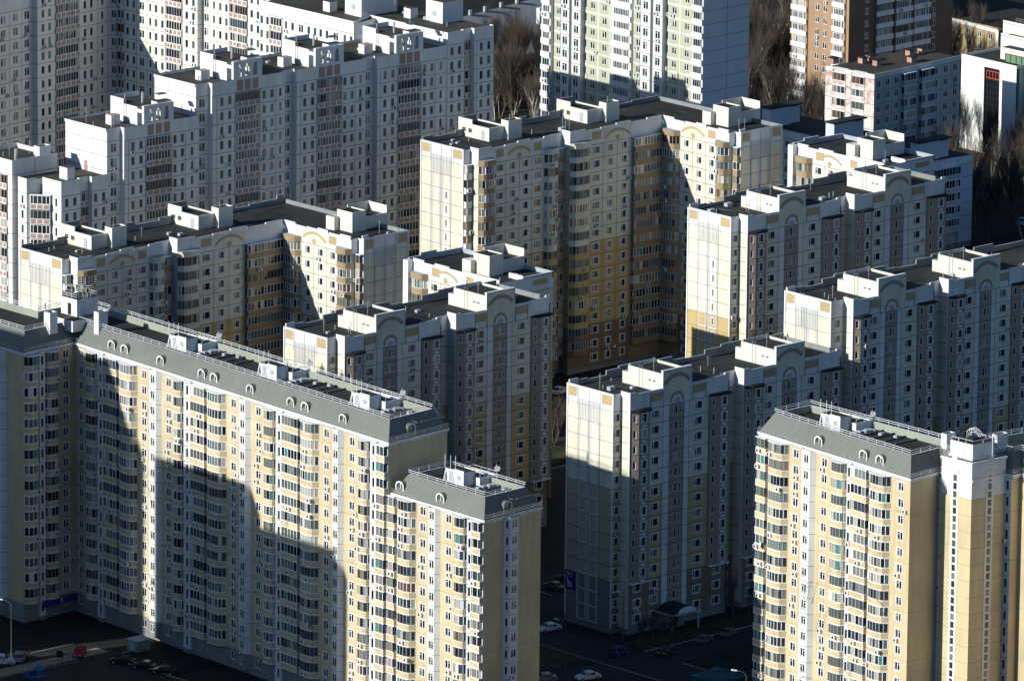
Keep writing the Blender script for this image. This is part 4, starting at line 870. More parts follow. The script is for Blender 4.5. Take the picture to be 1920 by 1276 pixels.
# ================================================================== white blocks with terracotta loggias
b = Bld('apartment_block', 'long white panel block at upper left, its roof stepping up in several heights', 'apartment block', (60,180), 'white blocks with terracotta loggias', fh=2.9, zb=1.2, nf=18); bH = b
b.colf = lambda k: 'white'; w_ = lambda w, k, o=0: (w, k, o, 'white')
H1, H2, H3, H0 = 56.0, 62.0, 64.6, 47.2
FH1, eh1 = facade(b, (35,180.9), (56.8,180.4), [w_(3.3,'d'),w_(1.1,'X',1.2),w_(4.2,'nn',1.2),w_(6.6,'LT',1.2),w_(3.4,'nn',1.2),w_(3.3,'n',1.2)], attic=H1)
cols2 = [w_(3.1,'d'),w_(1.2,'X',1.2),w_(4.5,'nn',1.2),w_(6.4,'LT',1.2),w_(3.9,'nn',1.2),w_(2.3,'n',1.2),w_(2.9,'d'),w_(1.1,'X',1.2),w_(4.1,'nn',1.2),w_(6.4,'LT',1.2),w_(3.4,'nn',1.2),w_(2.7,'n',1.2),w_(2.9,'d'),w_(.9,'X',1.2),w_(4.4,'nn',1.2),w_(6.2,'LT',1.2),w_(3.6,'nn',1.2),w_(3.0,'n',1.2)]
b.zb = 1.4; b.nf = 20
FH2, eh2 = facade(b, (56.7,180.0), (119.6,178.2), cols2, attic=H2)
b.zb = 1.1; b.nf = 21
FH3, eh3 = facade(b, (119.6,178.0), (131.8,177.8), [w_(4.3,'nn',1.2),w_(2.6,'LT',.2),w_(.7,'X',1.2),w_(4.4,'nn',1.2)], attic=H3)
facade(b, (112.5,226), (112.5,197), [w_(3,'nn'),w_(4,'LT'),w_(4,'nn'),w_(3,'d'),w_(3.6,'nn'),w_(3.6,'nn'),w_(3.6,'d'),w_(3.6,'nn')], attic=H3)
b.zb = .7; b.nf = 15
facade(b, (23.6,181.4), (35,181.2), [w_(5.0,'nn',.5),w_(2.9,'LT',-.6),w_(4.1,'nn',.5)], attic=H0); facade(b, (23.6,186.6), (23.6,181.4), [w_(3,'X'),w_(2.2,'n')], attic=H0)
facade(b, (20.3,190), (20.3,187.4), [w_(2.6,'n')], attic=H0); facade(b, (20.3,187.4), (22.3,186.9), [w_(2,'X')], attic=H0)
facade(b, (21.0,187.2), (23.5,183.9), [w_(4.4,'LT',.35)])
def seams(b, P, Q, z0, z1, fh, nseg, mt='white', orn=None):
    F = Fac(P, Q); mb = MB(); fq(mb, F, 0, F.L, -1, z1, 0, mt); z = z0
    while z < z1: mb.obox(F.P, F.t, 0, F.L, .002, .02, z-.04, z+.04, 'joint'); z += fh
    for i in range(1, nseg): mb.obox(F.P, F.t, F.L*i/nseg-.035, F.L*i/nseg+.035, .002, .022, z0, z1, 'joint')
    if orn:
        a, z = orn; mb.obox(F.P, F.t, a-.5, a+.5, .021, .05, z-3.2, z, 'terracotta'); mb.disc(F.pt(a,.021,z+.4), Vector((F.n[0],F.n[1],0)), .5, 'terracotta', .03, 12); mb.obox(F.P, F.t, a-.5, a+.5, .021, .05, z-6.6, z-3.9, 'terracotta')
    b.part('wall', mb); return F
seams(b, (35,193.5), (35,180.9), 1.2, H1, 2.9, 3, orn=(6.2,48)); seams(b, (56.7,192.5), (56.7,180.0), 1.4, H2, 2.9, 3); seams(b, (119.6,200.5), (119.6,178.0), 1.1, H3, 2.9, 4)
for pts, z in (([(35.3,181.3),(56.9,180.9),(57.4,193.5),(35.3,193.5)],H1-.5), ([(57,180.6),(119.9,178.8),(120,192.5),(57,192.5)],H2-.5), ([(119.9,178.6),(131.8,178.4),(131.8,200.5),(119.9,200.5)],H3-.4), ([(112.9,197.3),(131.7,200.52),(131.7,226),(112.9,226)],H3-.45), ([(24.2,182.3),(35,182.2),(35,192),(21,192),(21,188),(24.2,187)],H0-.4)):
    b.core(pts, -1, z, 'white', 'roofbrown')
def arcade(b, F, a0, a1, z, o):
    mb = MB(); n = 3; w = (a1-a0)
    mb.obox(F.P, F.t, a0-.7, a0+.5, o-.6, o+.02, z, z+3.6, 'white'); mb.obox(F.P, F.t, a1-.5, a1+.7, o-.6, o+.02, z, z+3.6, 'white')
    for i in range(1, n): c = a0+w*i/n; mb.obox(F.P, F.t, c-.32, c+.32, o-.6, o, z, z+2.9, 'white')
    mb.obox(F.P, F.t, a0+.51, a1-.51, o-.6, o+.01, z+2.9, z+3.6, 'white', 'cap'); mb.obox(F.P, F.t, a0+.51, a1-.51, o-.6, o+.012, z, z+.35, 'white')
    for i in range(n):
        c = a0+w*(i+.5)/n
        mb.obox(F.P, F.t, c-w/n*.5+.33, c-w/n*.5+.6, o-.58, o-.005, z+2.2, z+2.9, 'white'); mb.obox(F.P, F.t, c+w/n*.5-.6, c+w/n*.5-.33, o-.58, o-.005, z+2.2, z+2.9, 'white')
        mb.obox(F.P, F.t, c-.75, c+.75, o+.005, o+.035, z-2.3, z-.25, 'terracotta')
    b.part('parapet', mb)
def white_lift(b, F, a0, a1, z, o):
    P = lambda a, q: F.pt(a, q, 0)[:2]
    mb = MB(); mb.prism([P(a0-.6,o-2.2), P(a1+.8,o-2.2), P(a1+.8,o-10.5), P(a0-.6,o-10.5)], z-.4, z+3.2, 'white', 'roofbrown')
    mb.obox(F.P, F.t, a0-.6, a0-.35, o-10.5, o-6.5, z+3.2, z+4.1, 'white', 'cap'); mb.obox(F.P, F.t, a0-.35, a1+.3, o-10.5, o-10.2, z+3.2, z+4.1, 'white', 'cap'); mb.obox(F.P, F.t, a0+3.2, a1+.8, o-2.6, o-.7, z, z+3.9, 'white', 'roofbrown')
    mb.obox(F.P, F.t, a0-.7, a0-.45, o-2.2, o-.61, z+2.2, z+2.9, 'white', 'cap')
    p = b.part('penthouse', mb)
    lb = MB(); fl = Fac(P(a0-.6,o-10.5), P(a0-.6,o-2.2)); ladder(lb, fl, 4.6, .12, z-.3, z+4.2, 'rust', .7); b.part('ladder', lb, parent=p)
    a = MB(); c = P(a0+2.5, o-4.5); a.tube((*c,z+3.2),(*c,z+5.4),.22,'metal',8); a.disc((*c,z+4.9),(0,0,1),.7,'metal',.12,10); a.disc((*c,z+4.2),(0,0,1),.5,'dark',.12,10)
    c = P(a0+5.5, o-3); q = P(a0+7.5, o-4.5); a.box(min(c[0],q[0]), max(c[0],q[0]), min(c[1],q[1]), max(c[1],q[1]), z+4.6, z+4.75, 'shedmetal'); c = P(a0+1, o-8); a.tube((*c,z+3.2),(*c,z+4.6),.12,'metal'); b.part('vent_pipe', a)
    a = MB(); a.obox(F.P, F.t, a0-4.6, a0-2.4, o-7, o-5.2, z-.4, z+1.5, 'white', 'rust'); b.part('vent_shaft', a)
for F, e, Hh, idx in ((FH1,eh1,H1,[3]), (FH2,eh2,H2,[3,9,15])):
    for i in idx: a0, a1 = e[i][0]+.3, e[i][1]-.3; arcade(b, F, a0, a1, Hh, 1.2); white_lift(b, F, a0, a1, Hh-.1, 1.2)
for (x0,x1,y0,y1) in ((126.0,131.5,185.5,190.5),(118.0,122,201,206)):
    mb = MB(); mb.box(x0,x1+(.0),y0,y1,H3-.5,H3+3.9,'white','roofbrown'); mb.box(x1+.01,x1+6*(x0<120),y0+.4,y1+3,H3-.5,H3+3.2,'white','roofbrown'); p = b.part('penthouse', mb)
    a = MB(); a.disc((x0-.02,(y0+y1)/2,H3+1.4),(-1,0,0),.55,'greypanel',.1,12); a.tube((x1-1,y0+2,H3+3.9),(x1-1,y0+2,H3+5.4),.25,'metal',8); b.part('antenna', a, parent=p)
    a = MB(); a.box(x0-1.5,x0+.5,y1+3,y1+5,H3-.5,H3+1.6,'white','roofbrown'); b.part('vent_shaft', a)
mb = MB(); mb.box(26.5,28.4,182.6,185,H0-.4,H0+2.0,'white','roofbrown'); b.part('vent_shaft', mb)
for pts, z in (([(35,180.95),(35,193.5),(57,193.5)],H1), ([(56.72,180.1),(56.72,192.5),(119.5,192.5)],H2), ([(119.62,178.1),(119.62,200.4),(112.6,197.2),(112.6,226)],H3)):
    parapet(b, pts, z-.5, z+.05, .22, 'white', 'shedmetal', closed=False)
for q in ((36,56,182,192,H1-.5),(58,118,182,191,H2-.5),(121,131,182,199,H3-.4),(114,131,198,225,H3-.45)): roof_clutter(b, *q, 9, b.rnd); felt(b, *q, 14)
# tower at its left end
b = Bld('apartment_block', 'narrow white block with stacked terracotta balconies at the left edge', 'apartment block', (19.5,190), 'white blocks with terracotta loggias', fh=2.9, zb=1.0, nf=16); b.colf = lambda k: 'white'
facade(b, (19.4,203), (19.4,190.7), [w_(2.5,'nn'),w_(3.5,'LT3'),w_(2.6,'n'),w_(2.4,'LT'),w_(1.3,'X')], attic=50); seams(b, (19.4,190.7), (30.5,190.4), 1.0, 50, 2.9, 2)
b.core([(19.8,191.1),(30.5,190.8),(30.5,203),(19.8,203)], -1, 49.4, 'white', 'roofbrown'); parapet(b, [(19.42,203),(19.42,190.72),(30.5,190.42),(30.5,203)], 49.4, 50.3, .25, 'white')
roof_clutter(b, 20.5, 29, 192, 201, 49.4, 7, b.rnd); chimney_box(b, 26.8,29.6,191.4,193.2,49.3,51.6,'white')
mb = MB(); mb.tube((23,194,49.4),(23,194,51.6),.3,'metal',8); mb.disc((23,194,51.2),(0,0,1),.9,'metal',.15,12); b.part('vent_pipe', mb)
# upper left block
b = Bld('apartment_block', 'very tall off-white block with terracotta loggias filling the upper left corner', 'apartment block', (126,289), 'white blocks with terracotta loggias', nf=30, zb=1.0, fh=2.98); b.colf = lambda k: 'cwhite'
mat('cwhite', (.84,.82,.76), vary=.07); cw = lambda w, k, o=0: (w, k, o, 'cwhite')
b.nf = 18; facade(b, (72,283.8), (103.6,288.0), [cw(7.3,'LT'),cw(5.2,'nn'),cw(3.5,'d'),cw(5.2,'nn'),cw(3.7,'d'),cw(3.7,'d'),cw(3.2,'d')], attic=58.0)
b.nf = 24; facade(b, (103.6,288.0), (103.8,286.5), [cw(1.5,'X')], attic=74)
facade(b, (103.8,286.5), (126.1,289.6), [cw(5.2,'nn'),cw(7.3,'LT'),cw(5.4,'nn'),cw(3.1,'n'),cw(1.0,'X')], attic=74)
facade(b, (126.1,289.6), (127.5,263.2), [cw(1.7,'d'),cw(2.5,'LT'),cw(3.7,'nn'),cw(3.3,'d'),cw(1.8,'n'),cw(3.7,'nn'),cw(5.3,'LT'),cw(4.5,'nn')], attic=74)
facade(b, (127.5,263.2), (129,263.3), [cw(1.5,'X')], attic=74)
facade(b, (129,263.3), (129,244.6), [cw(2.5,'d'),cw(2.2,'n'),cw(3.8,'nn'),cw(6,'LT'),cw(4.2,'nn')], attic=74)
facade(b, (129,244.6), (130.0,244.6), [cw(1.0,'X')], attic=74); facade(b, (130.0,244.6), (130.0,239.9), [cw(4.7,'d')], attic=74)
seams(b, (130.0,239.9), (142,240.5), 1.0, 74, 2.98, 3, 'cwhite', orn=(5.4,50))
b.core([(72,284.6),(104,288.6),(104,303),(72,299)], -1, 57.6, 'cwhite', 'roof'); b.core([(104.2,287.1),(126.5,290.1),(127.9,263.7),(130.4,263.7),(130.4,240.4),(142,240.9),(142,303),(104.2,303)], -1, 73.6, 'cwhite', 'roof')
# ================================================================== green and white tower
b = Bld('apartment_block', 'tall block with pale green and white panels, blank blue shaded right end wall', 'apartment block', (181,190), nf=27, zb=1.0); b.colf = lambda k: 'olive'
o_ = lambda w, k, o=0: (w, k, o, 'olive')
facade(b, (181.6,216.6), (180.9,166.8), [w_(.9,'X'),w_(2.9,'LW',.8),o_(3.2,'w'),w_(2.6,'d',.9),o_(.8,'X',-.6),w_(2.7,'d',.9),o_(1.0,'n',-.3),o_(3.6,'w'),o_(3.6,'w'),w_(.9,'X'),w_(6.1,'LW',.5),o_(3.2,'w'),w_(3.0,'d',.9),o_(.8,'X',-.6),w_(2.8,'d',.9),o_(.9,'n',-.3),o_(3.5,'w'),o_(4.1,'w'),w_(3.4,'LW',.5)], attic=77)
seams(b, (180.9,166.8), (193.7,167.1), 1.0, 77, 2.8, 2, 'lilac')  # white end wall, coloured bluish to carry its shade
b.core([(182.6,216.4),(182.0,167.4),(193.7,167.4),(194.2,216.4)], -1, 76.6, 'white', 'roof')
# ================================================================== far right group
b = Bld('apartment_block', 'low dark roofed block in shade between the panel blocks and bare trees at right', 'apartment block', (254,174), nf=6, zb=1.2); b.colf = lambda k: 'white'
facade(b, (253.6,174), (266.8,173.8), [(1.2,'X',0,'bluewhite'),(7.8,'BX',-.3,'oldwhite'),(4,'X',0,'bluewhite')], attic=19.8)
facade(b, (253.4,244), (253.6,174), [(5,'LW',0,'white'),(5,'w',0,'white')]*7, attic=19.6, lit=False)
b.core([(254.2,174.6),(266.8,174.4),(266.8,244),(254.2,244)], -1, 19.6, 'oldwhite', 'roof')
for yy in (176, 201.5, 221):
    mb = MB(); mb.box(252.8,259,yy,yy+2.6,19.4,23.6,'bluewhite','roof'); mb.box(252.6,262.5,yy-.2,yy+2.8,23.6,23.9,'roof'); mb.box(259.01,262.2,yy+.6,yy+5,19.4,23.2,'bluewhite','roof'); mb.tube((255,yy+1,23.9),(255,yy+1,26),.08,'dark'); mb.tube((259,yy+1,23.9),(259,yy+1,26),.08,'dark'); b.part('penthouse', mb)
b = Bld('apartment_block', 'low weathered white block with peeling pinkish paint and chimneys on its brown roof', 'apartment block', (284,221), nf=9, zb=.8, fh=2.8)
b.colf = lambda k: 'rustwhite'
mt = mat('rustwhite', (.66,.62,.60), vary=.0)
t = mt.node_tree; bs = t.nodes['Principled BSDF']; g = t.nodes.new('ShaderNodeNewGeometry'); nz = t.nodes.new('ShaderNodeTexNoise'); nz.inputs['Scale'].default_value = .55; nz.inputs['Detail'].default_value = 9; nz.inputs['Roughness'].default_value = .8
rp = t.nodes.new('ShaderNodeValToRGB'); rp.color_ramp.elements[0].position = .50; rp.color_ramp.elements[0].color = (.66,.64,.62,1); rp.color_ramp.elements[1].position = .58; rp.color_ramp.elements[1].color = (.50,.30,.25,1)
sx = t.nodes.new('ShaderNodeSeparateXYZ'); mr = t.nodes.new('ShaderNodeMapRange'); mr.inputs[1].default_value = 8; mr.inputs[2].default_value = 27; mr.inputs[3].default_value = -.10; mr.inputs[4].default_value = .06; ad = t.nodes.new('ShaderNodeMath'); ad.operation = 'ADD'
for a_, c_ in ((g.outputs['Position'], nz.inputs['Vector']), (g.outputs['Position'], sx.inputs[0]), (sx.outputs['Z'], mr.inputs[0]), (nz.outputs['Fac'], ad.inputs[0]), (mr.outputs[0], ad.inputs[1]), (ad.outputs[0], rp.inputs[0]), (rp.outputs[0], bs.inputs['Base Color'])): t.links.new(a_, c_)
facade(b, (283.0,235), (284.1,221), [(2.0,'X',0,'rustwhite'),(3.8,'BX',-1.0,'rustwhite'),(1.6,'X',0,'rustwhite'),(3.8,'BX',-1.0,'rustwhite'),(2.8,'X',0,'rustwhite')], attic=27)
facade(b, (284.1,221), (313.2,223.6), [(3,'w',0,'oldwhite'),(3,'w',0,'oldwhite'),(3,'w',0,'oldwhite'),(4,'BX',0,'greypanel'),(2,'n',0,'oldwhite'),(4,'BX',0,'oldwhite'),(3.5,'w',0,'oldwhite'),(3.2,'w',0,'oldwhite'),(3.2,'w',0,'oldwhite')], attic=27)
b.core([(284.2,221.6),(313.2,224.2),(313,237),(283.4,235)], -1, 26.7, 'oldwhite', 'roofbrown')
rnd = random.Random(3)
for q in range(7):
    mb = MB(); x, y = rnd.uniform(287,310), rnd.uniform(226,239); mb.box(x-.8,x+.8,y-.7,y+.7,26.6,27.9,'rust','roofbrown'); mb.box(x-1.0,x+1.0,y-.9,y+.9,27.9,28.05,'dark'); b.part('chimney', mb)
mb = MB(); mb.tube((289,236,26.7),(289,236,29.3),.35,'white',8); mb.tube((300,228,26.7),(300,228,30),.06,'dark'); b.part('vent_pipe', mb)
parapet(b, [(283.05,234.9),(284.12,221.02),(313.2,223.62)], 26.6, 27.1, .25, 'oldwhite', closed=False)
b = Bld('apartment_block', 'orange brick tower with white glazed loggias, its right side dark in shade', 'apartment block', (327,272), nf=23, zb=.2); b.colf = lambda k: 'orangebrick'
ob = lambda w, k, o=0: (w, k, o, 'orangebrick')
facade(b, (327.7,291.2), (326.7,272.0), [(5.3,'LW',.3,'orangebrick'),ob(1.6,'X'),ob(2.6,'w'),ob(2.6,'w'),ob(1.4,'X'),(4.3,'LW',.3,'orangebrick'),ob(.9,'X')], attic=65, joints=False)
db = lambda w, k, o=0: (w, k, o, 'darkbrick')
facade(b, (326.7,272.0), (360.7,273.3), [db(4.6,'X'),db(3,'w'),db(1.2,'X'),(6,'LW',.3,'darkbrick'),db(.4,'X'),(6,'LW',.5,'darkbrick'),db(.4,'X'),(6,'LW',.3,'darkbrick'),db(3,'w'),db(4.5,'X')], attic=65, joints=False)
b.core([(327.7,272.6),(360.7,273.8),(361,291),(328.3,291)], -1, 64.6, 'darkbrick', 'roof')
b = Bld('house', 'ochre walled house behind bare trees at the top right corner', 'house', (400,300), nf=4, zb=1.0); b.colf = lambda k: 'ochre'
mat('ochre', (.40,.30,.17), vary=.1)
facade(b, (392,303.5), (390,286.5), [(4,'w',0,'ochre')]*4+[(1,'X',0,'white')], attic=13, joints=False, foot='terracotta'); facade(b, (390,286.5), (412,288), [(5,'X',0,'ochre')]*4, attic=13, joints=False)
b.core([(392.4,287),(412,288.5),(412,303),(393,303)], -1, 12.8, 'ochre', 'roof')
b = Bld('house', 'small red and white house far behind the birches left of the orange brick tower', 'house', (420,355), nf=3, zb=1.0); b.colf = lambda k: 'rust'
facade(b, (425,372), (424,352), [(4,'w',0,'rust')]*5, attic=10.5, joints=False); b.core([(425.4,352),(440,352),(440,372),(425.4,372)], -1, 10.4, 'rust', 'roof')
# modern white building
b = Bld('office_building', 'modern white building with a dark glass strip and green glazing at the right edge', 'office building', (334,230), nf=5, zb=0); b.colf = lambda k: 'white'
Fw = Fac((335,244.5), (334.6,227)); mb = MB(); zt = 21.3
g0, g1 = 7.3, 12.2
fq(mb, Fw, 0, g0, -1, zt, 0, 'whitew'); fq(mb, Fw, g1, Fw.L, -1, zt, 0, 'whitew'); fq(mb, Fw, g0, g1, 19.6, zt, 0, 'whitew'); fq(mb, Fw, g0, g1, -1, 0, 0, 'whitew'); mat('whitew', (.82,.82,.80), vary=.05)
for a in (g0, g1): mb.quad(Fw.pt(a,0,0), Fw.pt(a,-.5,0), Fw.pt(a,-.5,19.6), Fw.pt(a,0,19.6), 'whitew')
b.part('wall', mb); gm = MB()
fq(gm, Fw, g0, g1, 0, 19.6, -.45, 'glass1')
for i in range(6): a = g0+(g1-g0)*i/5; gm.obox(Fw.P, Fw.t, a-.06, a+.06, -.44, -.3, 0, 19.6, 'dark')
z = 0
while z < 19: gm.obox(Fw.P, Fw.t, g0, g1, -.43, -.36, z-.05, z+.05, 'dark'); z += 1.4
for z in (17.2, 18.8): gm.obox(Fw.P, Fw.t, g0+.4, g1-.4, -.34, -.25, z-.1, z+.1, 'redframe')
for i in range(5): a = g0+.5+(g1-g0-1)*i/4; gm.obox(Fw.P, Fw.t, a-.08, a+.08, -.34, -.26, 17.3, 18.7, 'redframe')
b.part('window', gm)
mb = MB(); mb.prism([(335.9,227.3),(372,227.4),(372,244.2),(336,244.2)], -1, zt-.6, 'whitew', 'roof'); CORES.append(mb); b.part('wall', mb)
parapet(b, [(335.02,244.4),(334.64,227.05),(372,227.3),(372,244.4)], zt-.7, zt+.02, .3, 'whitew')
mb = MB(); mb.box(340,372,212,237.3,-1,26,'whitew','roof'); mb.box(343,371.8,213,239.6,20,28.2,'whitew','roof'); mb.box(337.2,339.98,212,234.4,23,24.2,'whitew','roof'); b.part('wall', mb); CORES.append(mb)
parapet(b, [(340,237.3),(340,212),(372,212)], 25.9, 26.5, .3, 'whitew', closed=False); parapet(b, [(343,239.6),(343,213),(371.8,213)], 28.1, 28.7, .3, 'whitew', closed=False)
gm = MB(); F = Fac((338,233.8),(338,212)); fq(gm, F, 0, F.L, 0, 23, 0, 'greentint'); gm.quad((338,233.8,0),(340,233.8,0),(340,233.8,23),(338,233.8,23),'greentint')
for i in range(14): gm.obox(F.P, F.t, F.L*i/13-.05, F.L*i/13+.05, .002, .1, 0, 22.98, 'dark')
z = 1.0
while z < 23: gm.obox(F.P, F.t, 0, F.L, .003, .09, z-.06, z+.06, 'redframe' if z > 21 else 'dark'); z += 1.8
b.part('window', gm, 'green tinted glazing')
rl = MB(); railing(rl, [(343.4,236),(343.4,228)], 28.7, .9, (1.0,.5), 1.2, .04, 'metal'); b.part('roof_railing', rl)
# long low building with a ribbed metal roof at the top
b = Bld('shed', 'long low building with a ribbed blue-grey metal roof behind the trees at the top', 'shed', (312,372))
mb = MB(); R0, R1 = (306,371), (352,412)
mb.prism([(308,360),(350,368),(346,395),(300,388)], -1, 6.5, 'greypanel'); b.part('wall', mb)
rf = MB(); E0, E1, G0, G1 = Vector((306,358.5,6.4)), Vector((352,366,6.4)), Vector((302,375,13.5)), Vector((349,384,13.5))
rf.quad(E0, E1, G1, G0, 'shedmetal'); B0, B1 = Vector((298,390,6.4)), Vector((346,399,6.4)); rf.quad(G0, G1, B1, B0, 'shedmetal')
for i in range(58):
    q = i/57; a = E0.lerp(E1, q); c = G0.lerp(G1, q); rf.tube(a+Vector((0,0,.08)), c+Vector((0,0,.08)), .08, 'ribmetal', 4)
b.part('roof', rf)
for q in (.08,.2,.33,.46,.6,.75): c = G0.lerp(G1, q); mb = MB(); mb.tube(c, c+Vector((0,0,1.2)), .45, 'metal', 8, .45); b.part('vent_pipe', mb)
c = G0.lerp(G1, .4).lerp(E0.lerp(E1, .4), .5); mb = MB(); mb.box(c.x-.6,c.x+.6,c.y-.6,c.y+.6,c.z-1,c.z+4,'white'); b.part('chimney', mb)
# blocks outside the frame on the left, whose shadows fall on the long front block
def plain_block(x0, x1, y0, y1, z, label):
    b = Bld('apartment_block', label, 'apartment block', (x0,y0), 'panel towers beyond the left edge', nf=int((z-3)/2.8), zb=1.0); b.colf = lambda k: 'cream'
    mb = MB(); mb.prism([(x0,y0),(x1,y0),(x1,y1),(x0,y1)], -1, z, 'cream', 'roof'); b.part('wall', mb)
    jb = MB(); k = 1.0
    while k < z-2: jb.box(x0-.03,x1+.03,y0-.03,y1+.03,k-.05,k+.05,'joint'); k += 2.8
    b.part('panel_joint', jb)
plain_block(-177,-165,47.6,73.9,76.3,'cream panel tower standing outside the left edge, nearest the street')
plain_block(-176,-165,22.6,47.5,69.2,'cream panel tower standing outside the left edge, lowest of the row')
plain_block(-205,-168,88.6,150,92.4,'tallest cream panel tower standing outside the left edge')
for x0, x1, y0, y1, z, lb in ((-235,-222,-120,-60,45,'left'),(-205,-150,-185,-172,42,'middle'),(-130,-70,-255,-242,45,'right'),(-150,-137,-240,-190,45,'slanting'),(-60,0,-300,-288,45,'farthest right')):  # unseen blocks added to cut the sky light on shaded walls
    plain_block(x0, x1, y0, y1, z, 'cream panel block added unseen below the bottom edge to cut sky light, the %s one' % lb)
# ================================================================== ground
def sheet(name, pts, z, mt, label=None, kind='structure', th=None):
    mb = MB()
    if th: mb.prism(pts, z-th, z, mt)
    else: mb.poly([(p[0], p[1], z) for p in pts], mt)
    o = link(name, mb.mesh(name)); o['kind'] = kind
    if label: o['label'] = label
    return o
sheet('ground', [(-2500,-2500),(4500,-2500),(4500,4500),(-2500,4500)], -.02, 'soil')
rects = [('road', -140, -73.5, 46, 56), ('road', -96, -76.5, -60, 46), ('road', -14, -3.6, -60, 74), ('road', -50, 90, -21, -12.5), ('road', -3.4, 60, 16, 25), ('parking_lot', 3, 60, 25.5, 36), ('parking_lot', -52, -28, -40, 40),
         ('road', 56.5, 96, 84, 92), ('road', 84, 92, 92.5, 210), ('road', 380, 412, 340, 400), ('road', 268, 320, 176, 184), ('path', 92.5, 150, 130, 138)]
sheet('path', [(-140,47.6),(-74.5,48.4),(-74.5,51.6),(-140,52.6)], .035, 'sand')  # sandy path kept to the sunlit strip, its pale colour brightening it
for i, (n, x0, x1, y0, y1) in enumerate(rects): sheet(n, [(x0,y0),(x1,y0),(x1,y1),(x0,y1)], .004+.004*(i % 5), 'asphalt')
for i, (x0, x1, y0, y1) in enumerate([(-28,-14.3,-10,70), (-3.2,56,-11.5,-6), (60,83,95,200), (96,150,100,128)]): sheet('lawn', [(x0,y0),(x1,y0),(x1,y1),(x0,y1)], .11, 'lawn', th=.15)
for i, (x0, x1, y0, y1) in enumerate([(-76.4,-76.2,-60,45),(-14.2,-14.05,-60,70),(-3.5,-3.3,-60,-22),(-28.2,-28.05,-10,70),(-3.4,56,-12.3,-12.1),(56.5,83.8,92.1,92.3),(-73.3,-70,46,46.2),(-140,-76,56.1,56.3)]):
    sheet('kerb', [(x0,y0),(x1,y0),(x1,y1),(x0,y1)], .13, 'kerb', th=.2)
for i in range(12):
    sheet('road_marking', [(5+4.5*i,25.6),(5.12+4.5*i,25.6),(5.12+4.5*i,31),(5+4.5*i,31)], .03, 'paint')
# entrance porch of the middle block and a low cabin
mb = MB()
def porch(b, x, y, w, d):
    mb = MB(); mb.box(x, x+w, y-d, y, 3.1, 3.5, 'greypanel', 'roof'); mb.box(x, x+.25, y-d, y-d+.25, 0, 3.1, 'greypanel'); mb.box(x+w-.25, x+w, y-d, y-d+.25, 0, 3.1, 'greypanel')
    mb.box(x+.6, x+w-.6, y-1.6, y, 0, 3.1, 'basegrey'); n = 12
    for k in range(n):
        a0, a1 = math.pi*k/n, math.pi*(k+1)/n; c = x+w*.55; r = w*.33
        mb.poly([(c-r*math.cos(a0),y-d-.02,3.5), (c-r*math.cos(a1),y-d-.02,3.5), (c-r*math.cos(a1),y-d-.02,3.5+1.0*math.sin(a1)), (c-r*math.cos(a0),y-d-.02,3.5+1.0*math.sin(a0))], 'trim')
        mb.quad((c-r*math.cos(a0),y-d-.02,3.5+1.0*math.sin(a0)), (c-r*math.cos(a1),y-d-.02,3.5+1.0*math.sin(a1)), (c-r*math.cos(a1),y,3.5+1.0*math.sin(a1)), (c-r*math.cos(a0),y,3.5+1.0*math.sin(a0)), 'roof')
    o = b.part('porch', mb)
    db = MB(); db.box(x+w*.45, x+w*.45+1.1, y-1.66, y-1.6, .1, 2.2, 'dark'); b.part('door', db, parent=o)
    fb = MB(); fb.box(x+.7, x+2.0, y-d+.5, y-d+.56, 2.0, 2.8, 'darkred'); b.part('panel_sign', fb, 'small dark red sign under the porch roof', parent=o)
porch(bC, 8.0, -2.4, 6.6, 4.8)
def cabin():
    b = Bld('kiosk', 'small flat cabin with a blue and teal patterned roof at the bottom right', 'kiosk', (-13,-40))
    mb = MB(); mb.prism([(-17,-38.4),(-17,-45),(-10.2,-45),(-10.2,-37.6)][::1], 0, 3.8, 'teal'); b.part('wall', mb)
    mb = MB(); mb.prism([(-17.2,-38.2),(-17.2,-45.2),(-10.0,-45.2),(-10.0,-37.4)], 3.8, 4.0, 'teal'); b.part('roof', mb)
    mb = MB(); mb.box(-16.9,-10.3,-45.26,-45.01,.2,3.5,'darkred'); b.part('panel', mb, 'dark red side panel')
    mb = MB(); mb.box(-17.05,-17.0,-43,-40.5,1.2,2.6,'glass2'); b.part('window', mb)
cabin()
o = tag(link('utility_box', (lambda mb: (mb.box(-71.2,-68.2,44.6,47.4,0,1.9,'parapetgreen'), mb.box(-71.35,-68.1,44.5,47.5,1.9,2.05,'greypanel'), mb.box(-71.24,-71.2,45.2,46.6,.3,1.6,'greypanel'), mb)[-1])(MB()).mesh('utility_box')), 'low pale box housing at the foot of the long block, catching the sun', 'utility box')
